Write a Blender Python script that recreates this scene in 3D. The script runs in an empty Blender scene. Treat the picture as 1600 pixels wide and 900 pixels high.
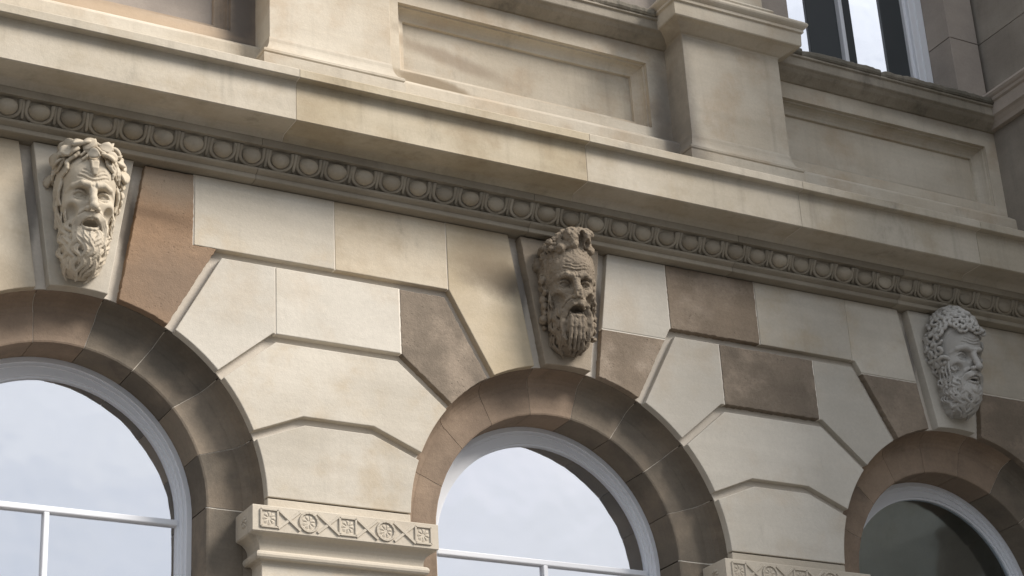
import bpy, bmesh, math, random
import numpy as np
from mathutils import Vector, Matrix
R_ = math.radians
random.seed(7)
S = bpy.context.scene
COL = S.collection

# ------------------------------------------------------------------ camera, sky, sun, exposure
cam_d = bpy.data.cameras.new('camera'); cam = bpy.data.objects.new('camera', cam_d); COL.objects.link(cam)
yaw, pit, rol = 0.5277, 0.4272, -0.0599
f = Vector((math.sin(yaw)*math.cos(pit), math.cos(yaw)*math.cos(pit), math.sin(pit)))
r = Vector((math.cos(yaw), -math.sin(yaw), 0)); u = r.cross(f)
r2 = math.cos(rol)*r + math.sin(rol)*u; u2 = -math.sin(rol)*r + math.cos(rol)*u
M = Matrix((r2, u2, -f)).transposed().to_4x4(); M.translation = Vector((-2.8512, -9.4481, -3.4389))
cam.matrix_world = M
cam_d.sensor_width = 36; cam_d.lens = 3131.26/1600*36; cam_d.clip_start = 0.1; cam_d.clip_end = 3000
S.camera = cam
SUN_AZ, SUN_EL = R_(48), R_(39)          # azimuth measured from the wall's outward normal (-y) towards +x
to_sun = Vector((math.sin(SUN_AZ)*math.cos(SUN_EL), -math.cos(SUN_AZ)*math.cos(SUN_EL), math.sin(SUN_EL)))
sd = bpy.data.lights.new('sun', 'SUN'); sd.energy = 4.9; sd.angle = R_(22); sd.color = (1.0, 0.93, 0.85)
sun = bpy.data.objects.new('sun', sd); COL.objects.link(sun)
sun.rotation_euler = (-to_sun).to_track_quat('-Z', 'Y').to_euler(); sun.location = (10, -20, 20)
W = bpy.data.worlds.new('World'); S.world = W; W.use_nodes = True
nt = W.node_tree; nt.nodes.clear()
o_ = nt.nodes.new('ShaderNodeOutputWorld'); bg = nt.nodes.new('ShaderNodeBackground'); sk = nt.nodes.new('ShaderNodeTexSky')
sk.sky_type = 'NISHITA'; sk.sun_disc = False; sk.sun_elevation = SUN_EL; sk.sun_rotation = math.pi - SUN_AZ
sk.air_density = 1.0; sk.dust_density = 2.0
tc = nt.nodes.new('ShaderNodeTexCoord'); nz = nt.nodes.new('ShaderNodeTexNoise'); mp = nt.nodes.new('ShaderNodeMapping')
mp.inputs['Scale'].default_value = (1, 1, 2.2)
nz.inputs['Scale'].default_value = 4.2; nz.inputs['Detail'].default_value = 6; nz.inputs['Roughness'].default_value = 0.55
cr = nt.nodes.new('ShaderNodeValToRGB'); cr.color_ramp.elements[0].position = 0.36; cr.color_ramp.elements[1].position = 0.66
cr.color_ramp.elements[0].color = (0.5, 0.5, 0.5, 1); cr.color_ramp.elements[1].color = (1, 1, 1, 1)
mx = nt.nodes.new('ShaderNodeMix'); mx.data_type = 'RGBA'; mx.inputs['B'].default_value = (8.6, 8.8, 9.2, 1)
nt.links.new(tc.outputs['Generated'], mp.inputs[0]); nt.links.new(mp.outputs[0], nz.inputs[0]); nt.links.new(nz.outputs['Fac'], cr.inputs[0])
sx = nt.nodes.new('ShaderNodeSeparateXYZ'); nt.links.new(tc.outputs['Generated'], sx.inputs[0])
ov = nt.nodes.new('ShaderNodeMath'); ov.operation = 'MULTIPLY_ADD'; ov.use_clamp = True; ov.inputs[1].default_value = 0.68; ov.inputs[2].default_value = 0.32   # overcast skies darken towards the horizon
nt.links.new(sx.outputs[2], ov.inputs[0])
cl = nt.nodes.new('ShaderNodeVectorMath'); cl.operation = 'SCALE'; cl.inputs[0].default_value = (15.8, 16.3, 17.2); nt.links.new(ov.outputs[0], cl.inputs['Scale'])
nt.links.new(cl.outputs[0], mx.inputs['B'])
nt.links.new(cr.outputs[0], mx.inputs['Factor']); nt.links.new(sk.outputs[0], mx.inputs['A']); nt.links.new(mx.outputs['Result'], bg.inputs[0])
bg.inputs[1].default_value = 0.1
nt.links.new(bg.outputs[0], o_.inputs[0])
S.view_settings.view_transform = 'Standard'; S.view_settings.look = 'None'; S.view_settings.gamma = 1; S.view_settings.exposure = 0.12

# ------------------------------------------------------------------ materials
class NT:
    def __init__(s, name):
        s.m = bpy.data.materials.new(name); s.m.use_nodes = True; s.t = s.m.node_tree; s.n = s.t.nodes
        s.b = s.n['Principled BSDF']; s.out = s.n['Material Output']
    def new(s, t, **kw):
        x = s.n.new(t)
        for k, v in kw.items(): setattr(x, k, v)
        return x
    def link(s, a, b): s.t.links.new(a, b)
    def val(s, sock, v):
        if hasattr(v, 'links') or hasattr(v, 'is_linked'): s.link(v, sock)
        else: sock.default_value = v
    def math(s, op, a, b=0.0, c=0.0):
        x = s.new('ShaderNodeMath', operation=op); s.val(x.inputs[0], a); s.val(x.inputs[1], b)
        if op in ('MULTIPLY_ADD', 'SMOOTH_MIN'): s.val(x.inputs[2], c)
        return x.outputs[0]
    def mix(s, fac, a, b, mode='MIX'):
        x = s.new('ShaderNodeMix', data_type='RGBA', blend_type=mode)
        s.val(x.inputs['Factor'], fac); s.val(x.inputs['A'], a); s.val(x.inputs['B'], b); return x.outputs['Result']
    def noise(s, vec, scale, detail=5, rough=0.6, stretch=None):
        if stretch:
            m = s.new('ShaderNodeMapping'); m.inputs['Scale'].default_value = stretch; s.link(vec, m.inputs[0]); vec = m.outputs[0]
        x = s.new('ShaderNodeTexNoise'); s.link(vec, x.inputs[0]); x.inputs['Scale'].default_value = scale
        x.inputs['Detail'].default_value = detail; x.inputs['Roughness'].default_value = rough; return x.outputs['Fac']
    def ramp(s, v, lo, hi):
        x = s.new('ShaderNodeMapRange', interpolation_type='SMOOTHSTEP'); s.link(v, x.inputs[0])
        x.inputs[1].default_value = lo; x.inputs[2].default_value = hi; return x.outputs[0]

def c4(c): return (c[0], c[1], c[2], 1)
MATS = {}
def stone(name, c1, c2, grain=0.12, bed=0.10, soot=0.0, sootcol=(0.05, 0.047, 0.042), bump=0.25, vary=0.10, pits=0.0, stain_shade=(), rough=0.85, tint=None, tamt=0.5, streak=0.0):
    n = NT(name)
    g = n.new('ShaderNodeNewGeometry'); pos = g.outputs['Position']
    oi = n.new('ShaderNodeObjectInfo'); rnd = oi.outputs['Random']
    off = n.new('ShaderNodeVectorMath', operation='SCALE'); 
    cmb = n.new('ShaderNodeCombineXYZ')
    for i in range(3): n.val(cmb.inputs[i], rnd)
    n.link(cmb.outputs[0], off.inputs[0]); off.inputs['Scale'].default_value = 7.0
    ad = n.new('ShaderNodeVectorMath', operation='ADD'); n.link(pos, ad.inputs[0]); n.link(off.outputs[0], ad.inputs[1]); p = ad.outputs[0]
    big = n.ramp(n.noise(p, 1.7, 4, 0.55), 0.33, 0.68)
    col = n.mix(big, c4(c1), c4(c2))
    if tint:
        tm = n.ramp(n.noise(p, 3.1, 6, 0.62), 0.46, 0.70)
        col = n.mix(n.math('MULTIPLY', tm, tamt), col, c4(tint))
    if streak > 0:
        sm = n.ramp(n.noise(p, 1.6, 6, 0.6, (7, 7, 0.55)), 0.50, 0.78)
        col = n.mix(n.math('MULTIPLY', sm, streak), col, c4([0.42*q_ for q_ in c1]))
    bd = n.noise(p, 2.0, 5, 0.6, (0.5, 1, 5.5))
    fine = n.noise(p, 55, 4, 0.7)
    k = n.math('MULTIPLY_ADD', n.math('SUBTRACT', bd, 0.5), 2*bed, 1.0)
    k = n.math('MULTIPLY', k, n.math('MULTIPLY_ADD', n.math('SUBTRACT', fine, 0.5), 2*grain, 1.0))
    k = n.math('MULTIPLY', k, n.math('MULTIPLY_ADD', n.math('SUBTRACT', rnd, 0.5), 2*vary, 1.0))
    hs = n.new('ShaderNodeVectorMath', operation='SCALE'); n.link(col, hs.inputs[0]); n.link(k, hs.inputs['Scale']); col = hs.outputs[0]
    # grime in broad drifting streaks
    if soot > 0:
        so = n.ramp(n.noise(p, 2.3, 7, 0.68, (1.4, 1.4, 0.6)), 0.66-0.25*soot, 0.86)
        col = n.mix(n.math('MULTIPLY', so, min(1, 0.45+0.5*soot)), col, c4(sootcol))
    for st in stain_shade:                       # (x, z, rx, rz, tilt deg, strength, colour, softness)
        sx, sz, rx, rz, tilt, amt, sc, soft = st
        m = n.new('ShaderNodeMapping', vector_type='TEXTURE'); m.inputs['Location'].default_value = (sx, 0, sz)
        m.inputs['Rotation'].default_value = (0, -R_(tilt), 0); m.inputs['Scale'].default_value = (rx, 1e3, rz); n.link(pos, m.inputs[0])
        ln = n.new('ShaderNodeVectorMath', operation='LENGTH'); n.link(m.outputs[0], ln.inputs[0])
        d = n.math('ADD', ln.outputs['Value'], n.math('MULTIPLY', n.math('SUBTRACT', n.noise(pos, 6, 5, 0.65), 0.5), 1.1))
        mk = n.new('ShaderNodeMapRange', interpolation_type='SMOOTHSTEP'); n.link(d, mk.inputs[0])
        mk.inputs[1].default_value = 1-soft; mk.inputs[2].default_value = 1+soft; mk.inputs[3].default_value = amt; mk.inputs[4].default_value = 0
        col = n.mix(mk.outputs[0], col, c4(sc))
    pit_h = None
    if pits > 0:
        vo = n.new('ShaderNodeTexVoronoi'); n.link(p, vo.inputs[0]); vo.inputs['Scale'].default_value = 45
        pm = n.ramp(vo.outputs['Distance'], 0.05, 0.35)
        sel = n.ramp(n.noise(p, 9, 3, 0.5), 0.5, 0.62)
        pit_h = n.math('SUBTRACT', 1.0, n.math('MULTIPLY', sel, n.math('SUBTRACT', 1.0, pm)))
        col = n.mix(n.math('MULTIPLY', n.math('SUBTRACT', 1.0, pit_h), pits), col, c4([0.45*x for x in c1]))
    n.link(col, n.b.inputs['Base Color']); n.b.inputs['Roughness'].default_value = rough
    n.b.inputs['Specular IOR Level'].default_value = 0.25
    h = n.math('ADD', n.math('MULTIPLY', n.noise(p, 120, 3, 0.7), 0.4), n.math('MULTIPLY', n.noise(p, 14, 5, 0.65), 0.9))
    if pit_h is not None: h = n.math('ADD', h, n.math('MULTIPLY', pit_h, 0.5*pits))
    bp = n.new('ShaderNodeBump'); bp.inputs['Strength'].default_value = bump; bp.inputs['Distance'].default_value = 0.012
    n.link(h, bp.inputs['Height']); n.link(bp.outputs[0], n.b.inputs['Normal'])
    MATS[name] = n.m; return n.m

def plain(name, col, rough=0.5, var=0.08, scale=8, bump=0.05, spec=0.4):
    n = NT(name); g = n.new('ShaderNodeNewGeometry')
    v = n.noise(g.outputs['Position'], scale, 5, 0.6)
    n.link(n.mix(v, c4([x*(1-var) for x in col]), c4([min(1, x*(1+var)) for x in col])), n.b.inputs['Base Color'])
    n.b.inputs['Roughness'].default_value = rough; n.b.inputs['Specular IOR Level'].default_value = spec
    bp = n.new('ShaderNodeBump'); bp.inputs['Strength'].default_value = bump; bp.inputs['Distance'].default_value = 0.005
    n.link(n.noise(g.outputs['Position'], scale*9, 3, 0.6), bp.inputs['Height']); n.link(bp.outputs[0], n.b.inputs['Normal'])
    MATS[name] = n.m; return n.m

def glass(name, refl, tint=(0.96, 0.97, 1.0), rgh=0.03):
    n = NT(name); n.n.remove(n.b)
    tr = n.new('ShaderNodeBsdfTransparent'); tr.inputs[0].default_value = (0.93, 0.95, 0.97, 1)
    gl = n.new('ShaderNodeBsdfGlossy'); gl.inputs[0].default_value = c4(tint); gl.inputs['Roughness'].default_value = rgh
    lw = n.new('ShaderNodeFresnel'); lw.inputs[0].default_value = 1.5
    fac = n.math('MINIMUM', n.math('ADD', lw.outputs[0], refl), 1.0)
    g = n.new('ShaderNodeNewGeometry'); bp = n.new('ShaderNodeBump'); bp.inputs['Strength'].default_value = 0.16; bp.inputs['Distance'].default_value = 0.03
    n.link(n.noise(g.outputs['Position'], 2.5, 2, 0.5), bp.inputs['Height']); n.link(bp.outputs[0], gl.inputs['Normal'])
    mxs = n.new('ShaderNodeMixShader'); n.link(fac, mxs.inputs[0]); n.link(tr.outputs[0], mxs.inputs[1]); n.link(gl.outputs[0], mxs.inputs[2])
    n.link(mxs.outputs[0], n.out.inputs[0]); MATS[name] = n.m; return n.m

CREAM = ((0.485, 0.443, 0.37), (0.56, 0.518, 0.443))
stone('cream', *CREAM, soot=0.2, tint=(0.46, 0.38, 0.27), tamt=0.6, bed=0.14, streak=0.12)
stone('cream_warm', (0.48, 0.405, 0.30), (0.55, 0.49, 0.39), soot=0.25, tint=(0.40, 0.33, 0.235), tamt=0.6, bed=0.14)
stone('cream_clean', (0.50, 0.466, 0.402), (0.55, 0.515, 0.45), soot=0.06, bed=0.11, tint=(0.47, 0.40, 0.31), tamt=0.5)
stone('cream_stained', (0.48, 0.40, 0.28), (0.55, 0.48, 0.37), soot=0.1,
      stain_shade=((2.62, 1.58, 0.24, 0.10, -4, 0.85, (0.085, 0.07, 0.052), 0.75), (2.45, 1.70, 0.22, 0.16, 20, 0.55, (0.26, 0.20, 0.13), 0.8)))
stone('brown', (0.205, 0.163, 0.122), (0.28, 0.222, 0.165), soot=0.3, pits=0.5, bump=0.6, grain=0.25, bed=0.2, tint=(0.40, 0.33, 0.26), tamt=0.75)
stone('brown_orange', (0.235, 0.155, 0.098), (0.31, 0.205, 0.128), soot=0.3, pits=0.4, bump=0.5, grain=0.22, bed=0.22, tint=(0.34, 0.225, 0.14), tamt=0.6,
      stain_shade=((0.50, 1.83, 0.24, 0.13, 4, 0.8, (0.33, 0.27, 0.205), 0.8), (0.56, 1.18, 0.34, 0.24, 10, 0.65, (0.185, 0.142, 0.108), 0.8), (0.40, 1.60, 0.22, 0.03, -6, 0.45, (0.13, 0.085, 0.055), 0.9)))
stone('brown_grey', (0.175, 0.143, 0.110), (0.25, 0.203, 0.156), soot=0.35, pits=0.4, bump=0.6, grain=0.25, bed=0.2, tint=(0.35, 0.285, 0.22), tamt=0.7)
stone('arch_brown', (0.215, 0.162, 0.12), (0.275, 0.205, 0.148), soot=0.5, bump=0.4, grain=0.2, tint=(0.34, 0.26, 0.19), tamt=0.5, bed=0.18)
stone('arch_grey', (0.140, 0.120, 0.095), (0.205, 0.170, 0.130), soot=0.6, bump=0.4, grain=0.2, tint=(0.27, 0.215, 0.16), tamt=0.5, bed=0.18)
stone('cornice', (0.46, 0.41, 0.325), (0.53, 0.48, 0.395), soot=0.3, bed=0.14, tint=(0.40, 0.335, 0.24), tamt=0.6, streak=0.3)
stone('cornice_honey', (0.42, 0.355, 0.25), (0.50, 0.44, 0.335), soot=0.35, bed=0.16, tint=(0.34, 0.27, 0.18), tamt=0.6, streak=0.3)
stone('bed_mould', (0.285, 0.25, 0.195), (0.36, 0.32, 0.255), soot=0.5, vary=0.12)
stone('upper', (0.47, 0.415, 0.33), (0.545, 0.495, 0.41), soot=0.28, tint=(0.42, 0.335, 0.24), tamt=0.65, bed=0.15, streak=0.22,
      stain_shade=((2.30, 2.985, 0.30, 0.05, -6, 0.8, (0.22, 0.17, 0.11), 0.35), (2.5, 3.27, 0.40, 0.05, -9, 0.65, (0.24, 0.19, 0.14), 0.6), (4.05, 3.0, 0.10, 0.55, 0, 0.72, (0.11, 0.10, 0.093), 0.8), (3.6, 3.66, 0.7, 0.07, 0, 0.5, (0.16, 0.13, 0.10), 0.7), (6.6, 3.66, 0.7, 0.06, 0, 0.5, (0.16, 0.14, 0.12), 0.7)))  # tall grey patch left of the pedestal mixes dirt with painted-in recess shade
stone('upper_brown', (0.40, 0.305, 0.215), (0.48, 0.385, 0.29), soot=0.2, stain_shade=((1.02, 3.2, 0.12, 0.7, 0, 0.88, (0.085, 0.078, 0.075), 0.7), (0.0, 2.99, 0.9, 0.03, 0, 0.5, (0.52, 0.40, 0.28), 0.6)))  # tall dark patch: dirt plus painted corner shade beside the pedestal
stone('upper_grey', (0.33, 0.29, 0.255), (0.42, 0.365, 0.315), soot=0.2)
stone('wing_stone', (0.23, 0.205, 0.175), (0.31, 0.28, 0.24), soot=0.4, streak=0.3)
stone('core_stone', (0.50, 0.455, 0.39), (0.56, 0.515, 0.45), soot=0.0, bed=0.06, stain_shade=tuple((cx_+s_*0.275, 1.50, 0.055, 0.60, s_*8.4, 0.80, (0.11, 0.092, 0.075) if s_ > 0 else (0.17, 0.155, 0.14), 0.5) for cx_ in (-3, 0, 3, 6) for s_ in (-1, 1)))  # shade of the channels beside the keystones, painted in as dark bands
stone('sill_mould', (0.25, 0.222, 0.175), (0.36, 0.32, 0.26), soot=0.75, bump=0.5, streak=0.4)
stone('sill_stone', (0.14, 0.127, 0.10), (0.23, 0.205, 0.165), soot=0.8, bump=0.45, grain=0.3, sootcol=(0.04, 0.038, 0.03))
stone('head_cream', (0.47, 0.41, 0.32), (0.54, 0.48, 0.385), soot=0.25, streak=0.2, tint=(0.42, 0.35, 0.25), bump=0.25, vary=0.0)
stone('head_brown', (0.18, 0.147, 0.110), (0.255, 0.208, 0.155), tint=(0.36, 0.30, 0.225), soot=0.35, bump=0.7, grain=0.25, pits=0.6, vary=0.0)
stone('head_grey', (0.385, 0.37, 0.342), (0.455, 0.44, 0.41), soot=0.25, streak=0.2, bump=0.25, vary=0.0)
stone('key_brown', (0.27, 0.225, 0.172), (0.43, 0.365, 0.285), soot=0.5, bump=0.5)
stone('mortar', (0.66, 0.61, 0.53), (0.72, 0.67, 0.59), soot=0.0, bump=0.2)
stone('relief', (0.45, 0.40, 0.325), (0.51, 0.46, 0.38), soot=0.3, vary=0.03)
plain('white_paint', (0.74, 0.76, 0.80), 0.45, 0.05, 5)
plain('dark_paint', (0.02, 0.025, 0.027), 0.45, 0.2, 5)
plain('blind', (0.86, 0.88, 0.90), 0.8, 0.03, 2)
plain('curtain', (0.03, 0.03, 0.032), 0.9, 0.2, 4)
plain('room_dark', (0.06, 0.06, 0.065), 0.9)
plain('asphalt', (0.05, 0.05, 0.052), 0.85, 0.25, 3, 0.4)
plain('paving', (0.17, 0.16, 0.15), 0.85, 0.15, 2, 0.3)
plain('kerbstone', (0.33, 0.31, 0.29), 0.85, 0.15, 4, 0.3)
plain('roof_lead', (0.16, 0.17, 0.18), 0.6)
glass('window_glass', 0.72)
glass('dark_glass', 0.36, (0.80, 0.92, 0.98), 0.10)

# ------------------------------------------------------------------ object helpers
def obj(name, verts, faces, mat, parent=None, smooth=False, bev=0.0, recalc=True):
    me = bpy.data.meshes.new(name)
    me.from_pydata([tuple(v) for v in verts], [], [tuple(f) for f in faces])
    bm = bmesh.new(); bm.from_mesh(me)
    if recalc: bmesh.ops.recalc_face_normals(bm, faces=bm.faces)
    if bev > 0:
        es = [e for e in bm.edges if len(e.link_faces) == 2 and e.calc_face_angle(0) > 0.5]
        bmesh.ops.bevel(bm, geom=es, offset=bev, segments=2, profile=0.5, affect='EDGES')
    bm.to_mesh(me); bm.free()
    if smooth: me.polygons.foreach_set('use_smooth', [True]*len(me.polygons))
    me.materials.append(MATS[mat])
    o = bpy.data.objects.new(name, me); COL.objects.link(o)
    if parent: o.parent = parent
    return o
def linked(name, src, parent, loc, rot=None, scl=None):
    o = bpy.data.objects.new(name, src.data); COL.objects.link(o); o.parent = parent; o.location = loc
    if rot: o.rotation_euler = rot
    if scl: o.scale = scl
    return o
def empty(name, parent=None, loc=(0, 0, 0)):
    o = bpy.data.objects.new(name, None); COL.objects.link(o); o.location = loc; o.empty_display_size = 0.2
    if parent: o.parent = parent
    return o
def tag(o, label=None, cat=None, group=None, kind=None):
    if label: o['label'] = label
    if cat: o['category'] = cat
    if group: o['group'] = group
    if kind: o['kind'] = kind
    return o
def boxd(x0, x1, y0, y1, z0, z1):
    v = [(x, y, z) for x in (x0, x1) for y in (y0, y1) for z in (z0, z1)]
    return v, [(0, 1, 3, 2), (4, 6, 7, 5), (0, 4, 5, 1), (2, 3, 7, 6), (0, 2, 6, 4), (1, 5, 7, 3)]
def box(name, x0, x1, y0, y1, z0, z1, mat, parent=None, bev=0.0):
    return obj(name, *boxd(x0, x1, y0, y1, z0, z1), mat, parent, bev=bev)
def prism(poly, y0, y1):
    n = len(poly); v = [(x, y0, z) for x, z in poly] + [(x, y1, z) for x, z in poly]
    return v, [tuple(range(n)), tuple(range(2*n-1, n-1, -1))] + [(i, (i+1) % n, n+(i+1) % n, n+i) for i in range(n)]
def extrude_x(prof, x0, x1):
    n = len(prof); v = [(x0, y, z) for y, z in prof] + [(x1, y, z) for y, z in prof]
    return v, [tuple(range(n)), tuple(range(2*n-1, n-1, -1))] + [(i, (i+1) % n, n+(i+1) % n, n+i) for i in range(n)]
def arc(cy, cz, r, a0, a1, n=6, ry=None):
    ry = ry or r
    return [(cy+ry*math.cos(R_(a0+(a1-a0)*i/n)), cz+r*math.sin(R_(a0+(a1-a0)*i/n))) for i in range(n+1)]
def usweep(xc, w0, prof, yback, y0=0.0):
    """mitred U-shaped moulding round a projecting block: prof = (out, z) from top to bottom, closed to the back"""
    rows = []
    for o_, z in prof:
        rows.append([(xc-w0-o_, yback, z), (xc-w0-o_, y0-o_, z), (xc+w0+o_, y0-o_, z), (xc+w0+o_, yback, z)])
    v = [p for rw in rows for p in rw]; fcs = []
    for i in range(len(rows)-1):
        for j in range(3): fcs.append((4*i+j, 4*i+j+1, 4*i+5+j, 4*i+4+j))
    fcs.append((0, 3, 2, 1)); k = 4*(len(rows)-1); fcs.append((k, k+1, k+2, k+3))
    fcs.append(tuple([4*i for i in range(len(rows))] + [4*i+3 for i in reversed(range(len(rows)))]))
    return v, fcs
def rough_poly(poly, amp, step=0.025, seed=0):
    rg = random.Random(seed); out = []
    for i, a in enumerate(poly):
        b = poly[(i+1) % len(poly)]; L = math.dist(a, b); n = max(1, int(L/step))
        for k in range(n):
            t = k/n; q = amp if k else amp*0.5
            out.append((a[0]+(b[0]-a[0])*t+rg.uniform(-q, q), a[1]+(b[1]-a[1])*t+rg.uniform(-q, q)))
    return out

# ------------------------------------------------------------------ dimensions (metres; z = 0 at the arches' springing)
B = 3.0; GZ = -5.04
R0, R1 = 1.0755, 0.815
DXI = -0.030                 # the inner openings sit slightly off the outer arches
WT = 1.897                   # underside of the string course
CORE = 0.045                 # depth of the channels
BAYS = (-1, 0, 1, 2)         # arch centres at 0, 3, 6 in view; -3 just out of it
PIERS = (-1.5, 1.5, 4.5)
XL, XR = -4.5, 7.05
WING_Y = -3.1; WING_X1 = 12.0

bld = tag(empty('stone_building', loc=(0, 0, GZ)), 'sandstone building with arched windows, carved keystones and an egg-and-dart string course', 'building')
class PP:                    # parts live in world coordinates: the building's empty stands on the ground
    pass
def part(name, loc=(0, 0, 0)):
    return empty(name, bld, (loc[0], loc[1], loc[2]-GZ))
wall = part('rusticated_wall')

# ------------------------------------------------------------------ wall core with arched openings
def core():
    v, fcs = [], []
    def quad(a, b, c, d): 
        i = len(v); v.extend([a, b, c, d]); fcs.append((i, i+1, i+2, i+3))
    r = R0+0.004
    for k in BAYS:
        cx = k*B; hx0 = -1.5 if k > -1 else -1.5; hx1 = 1.5 if k < 2 else XR-cx
        ang = sorted(set([R_(a) for a in range(0, 181, 4)] + [math.atan2(WT, hx1), math.atan2(WT, hx0)]))
        P, Q = [], []
        for a in ang:
            c, s = math.cos(a), math.sin(a)
            t = min((hx1/c) if c > 1e-9 else 1e9, (hx0/c) if c < -1e-9 else 1e9, (WT/s) if s > 1e-9 else 1e9)
            P.append((cx+r*c, r*s)); Q.append((cx+t*c, t*s))
        for i in range(len(ang)-1):
            quad((P[i][0], CORE, P[i][1]), (Q[i][0], CORE, Q[i][1]), (Q[i+1][0], CORE, Q[i+1][1]), (P[i+1][0], CORE, P[i+1][1]))
            quad((P[i][0], CORE, P[i][1]), (P[i+1][0], CORE, P[i+1][1]), (P[i+1][0], 0.06, P[i+1][1]), (P[i][0], 0.06, P[i][1]))
    return v, fcs
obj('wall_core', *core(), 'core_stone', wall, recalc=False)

# ------------------------------------------------------------------ rusticated blocks
G = 0.025                    # half a channel
def arcpts(cx, a0, a1, n=10): return [(cx+R0*math.cos(a0+(a1-a0)*i/n), R0*math.sin(a0+(a1-a0)*i/n)) for i in range(n+1)]
def off_line(p, q, d):
    """line p->q moved d to its left"""
    dx, dz = q[0]-p[0], q[1]-p[1]; L = math.hypot(dx, dz); nx, nz_ = -dz/L*d, dx/L*d
    return (p[0]+nx, p[1]+nz_), (q[0]+nx, q[1]+nz_)
def isect(l1, l2):
    (x1, y1), (x2, y2) = l1; (x3, y3), (x4, y4) = l2
    d = (x1-x2)*(y3-y4)-(y1-y2)*(x3-x4)
    a, b = x1*y2-y1*x2, x3*y4-y3*x4
    return ((a*(x3-x4)-(x1-x2)*b)/d, (a*(y3-y4)-(y1-y2)*b)/d)
def circ_hit(l, cx, upper_t=True):
    """point of line l on the arch circle nearest to its second end"""
    (x1, z1), (x2, z2) = l; dx, dz = x2-x1, z2-z1
    a = dx*dx+dz*dz; b = 2*((x1-cx)*dx+z1*dz); c = (x1-cx)**2+z1*z1-R0*R0
    D = math.sqrt(max(0, b*b-4*a*c)); ts = [(-b-D)/(2*a), (-b+D)/(2*a)]
    t = min(ts, key=lambda q: abs(q-1)); return (x1+dx*t, z1+dz*t)
ROWS = [(0.7076, 1.430, 1.0823), (0.3817, 0.972, 0.7419), (0.209, 0.504, 0.3866)]   # half width, channel middle, angle on the arch
ROWS = [(a, z, th-0.019) for a, z, th in ROWS]
mortars = []
def block(poly, mat, rgh=0.0, seed=0, proud=None, label=None, nm='stone_block'):
    if rgh:
        mx_ = sum(q[0] for q in poly)/len(poly); mz_ = sum(q[1] for q in poly)/len(poly)
        poly = [(x+(mx_-x)*0.009, z+(mz_-z)*0.009) for x, z in poly]
    if rgh: poly = rough_poly(poly, rgh*0.7, 0.018, seed)
    pr = random.uniform(-0.0025, 0.0025) if proud is None else proud
    v, fc = prism(poly, pr, 0.056)
    o = obj(nm, v, fc, mat, wall, bev=0.0045 if not rgh else 0.004)
    if mat.startswith('brown'): o['label'] = 'weathered brown sandstone block among the cream ones'
    if mat == 'cream_stained': o['label'] = 'cream sandstone block with a dark sooty smear'
    return o
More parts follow.
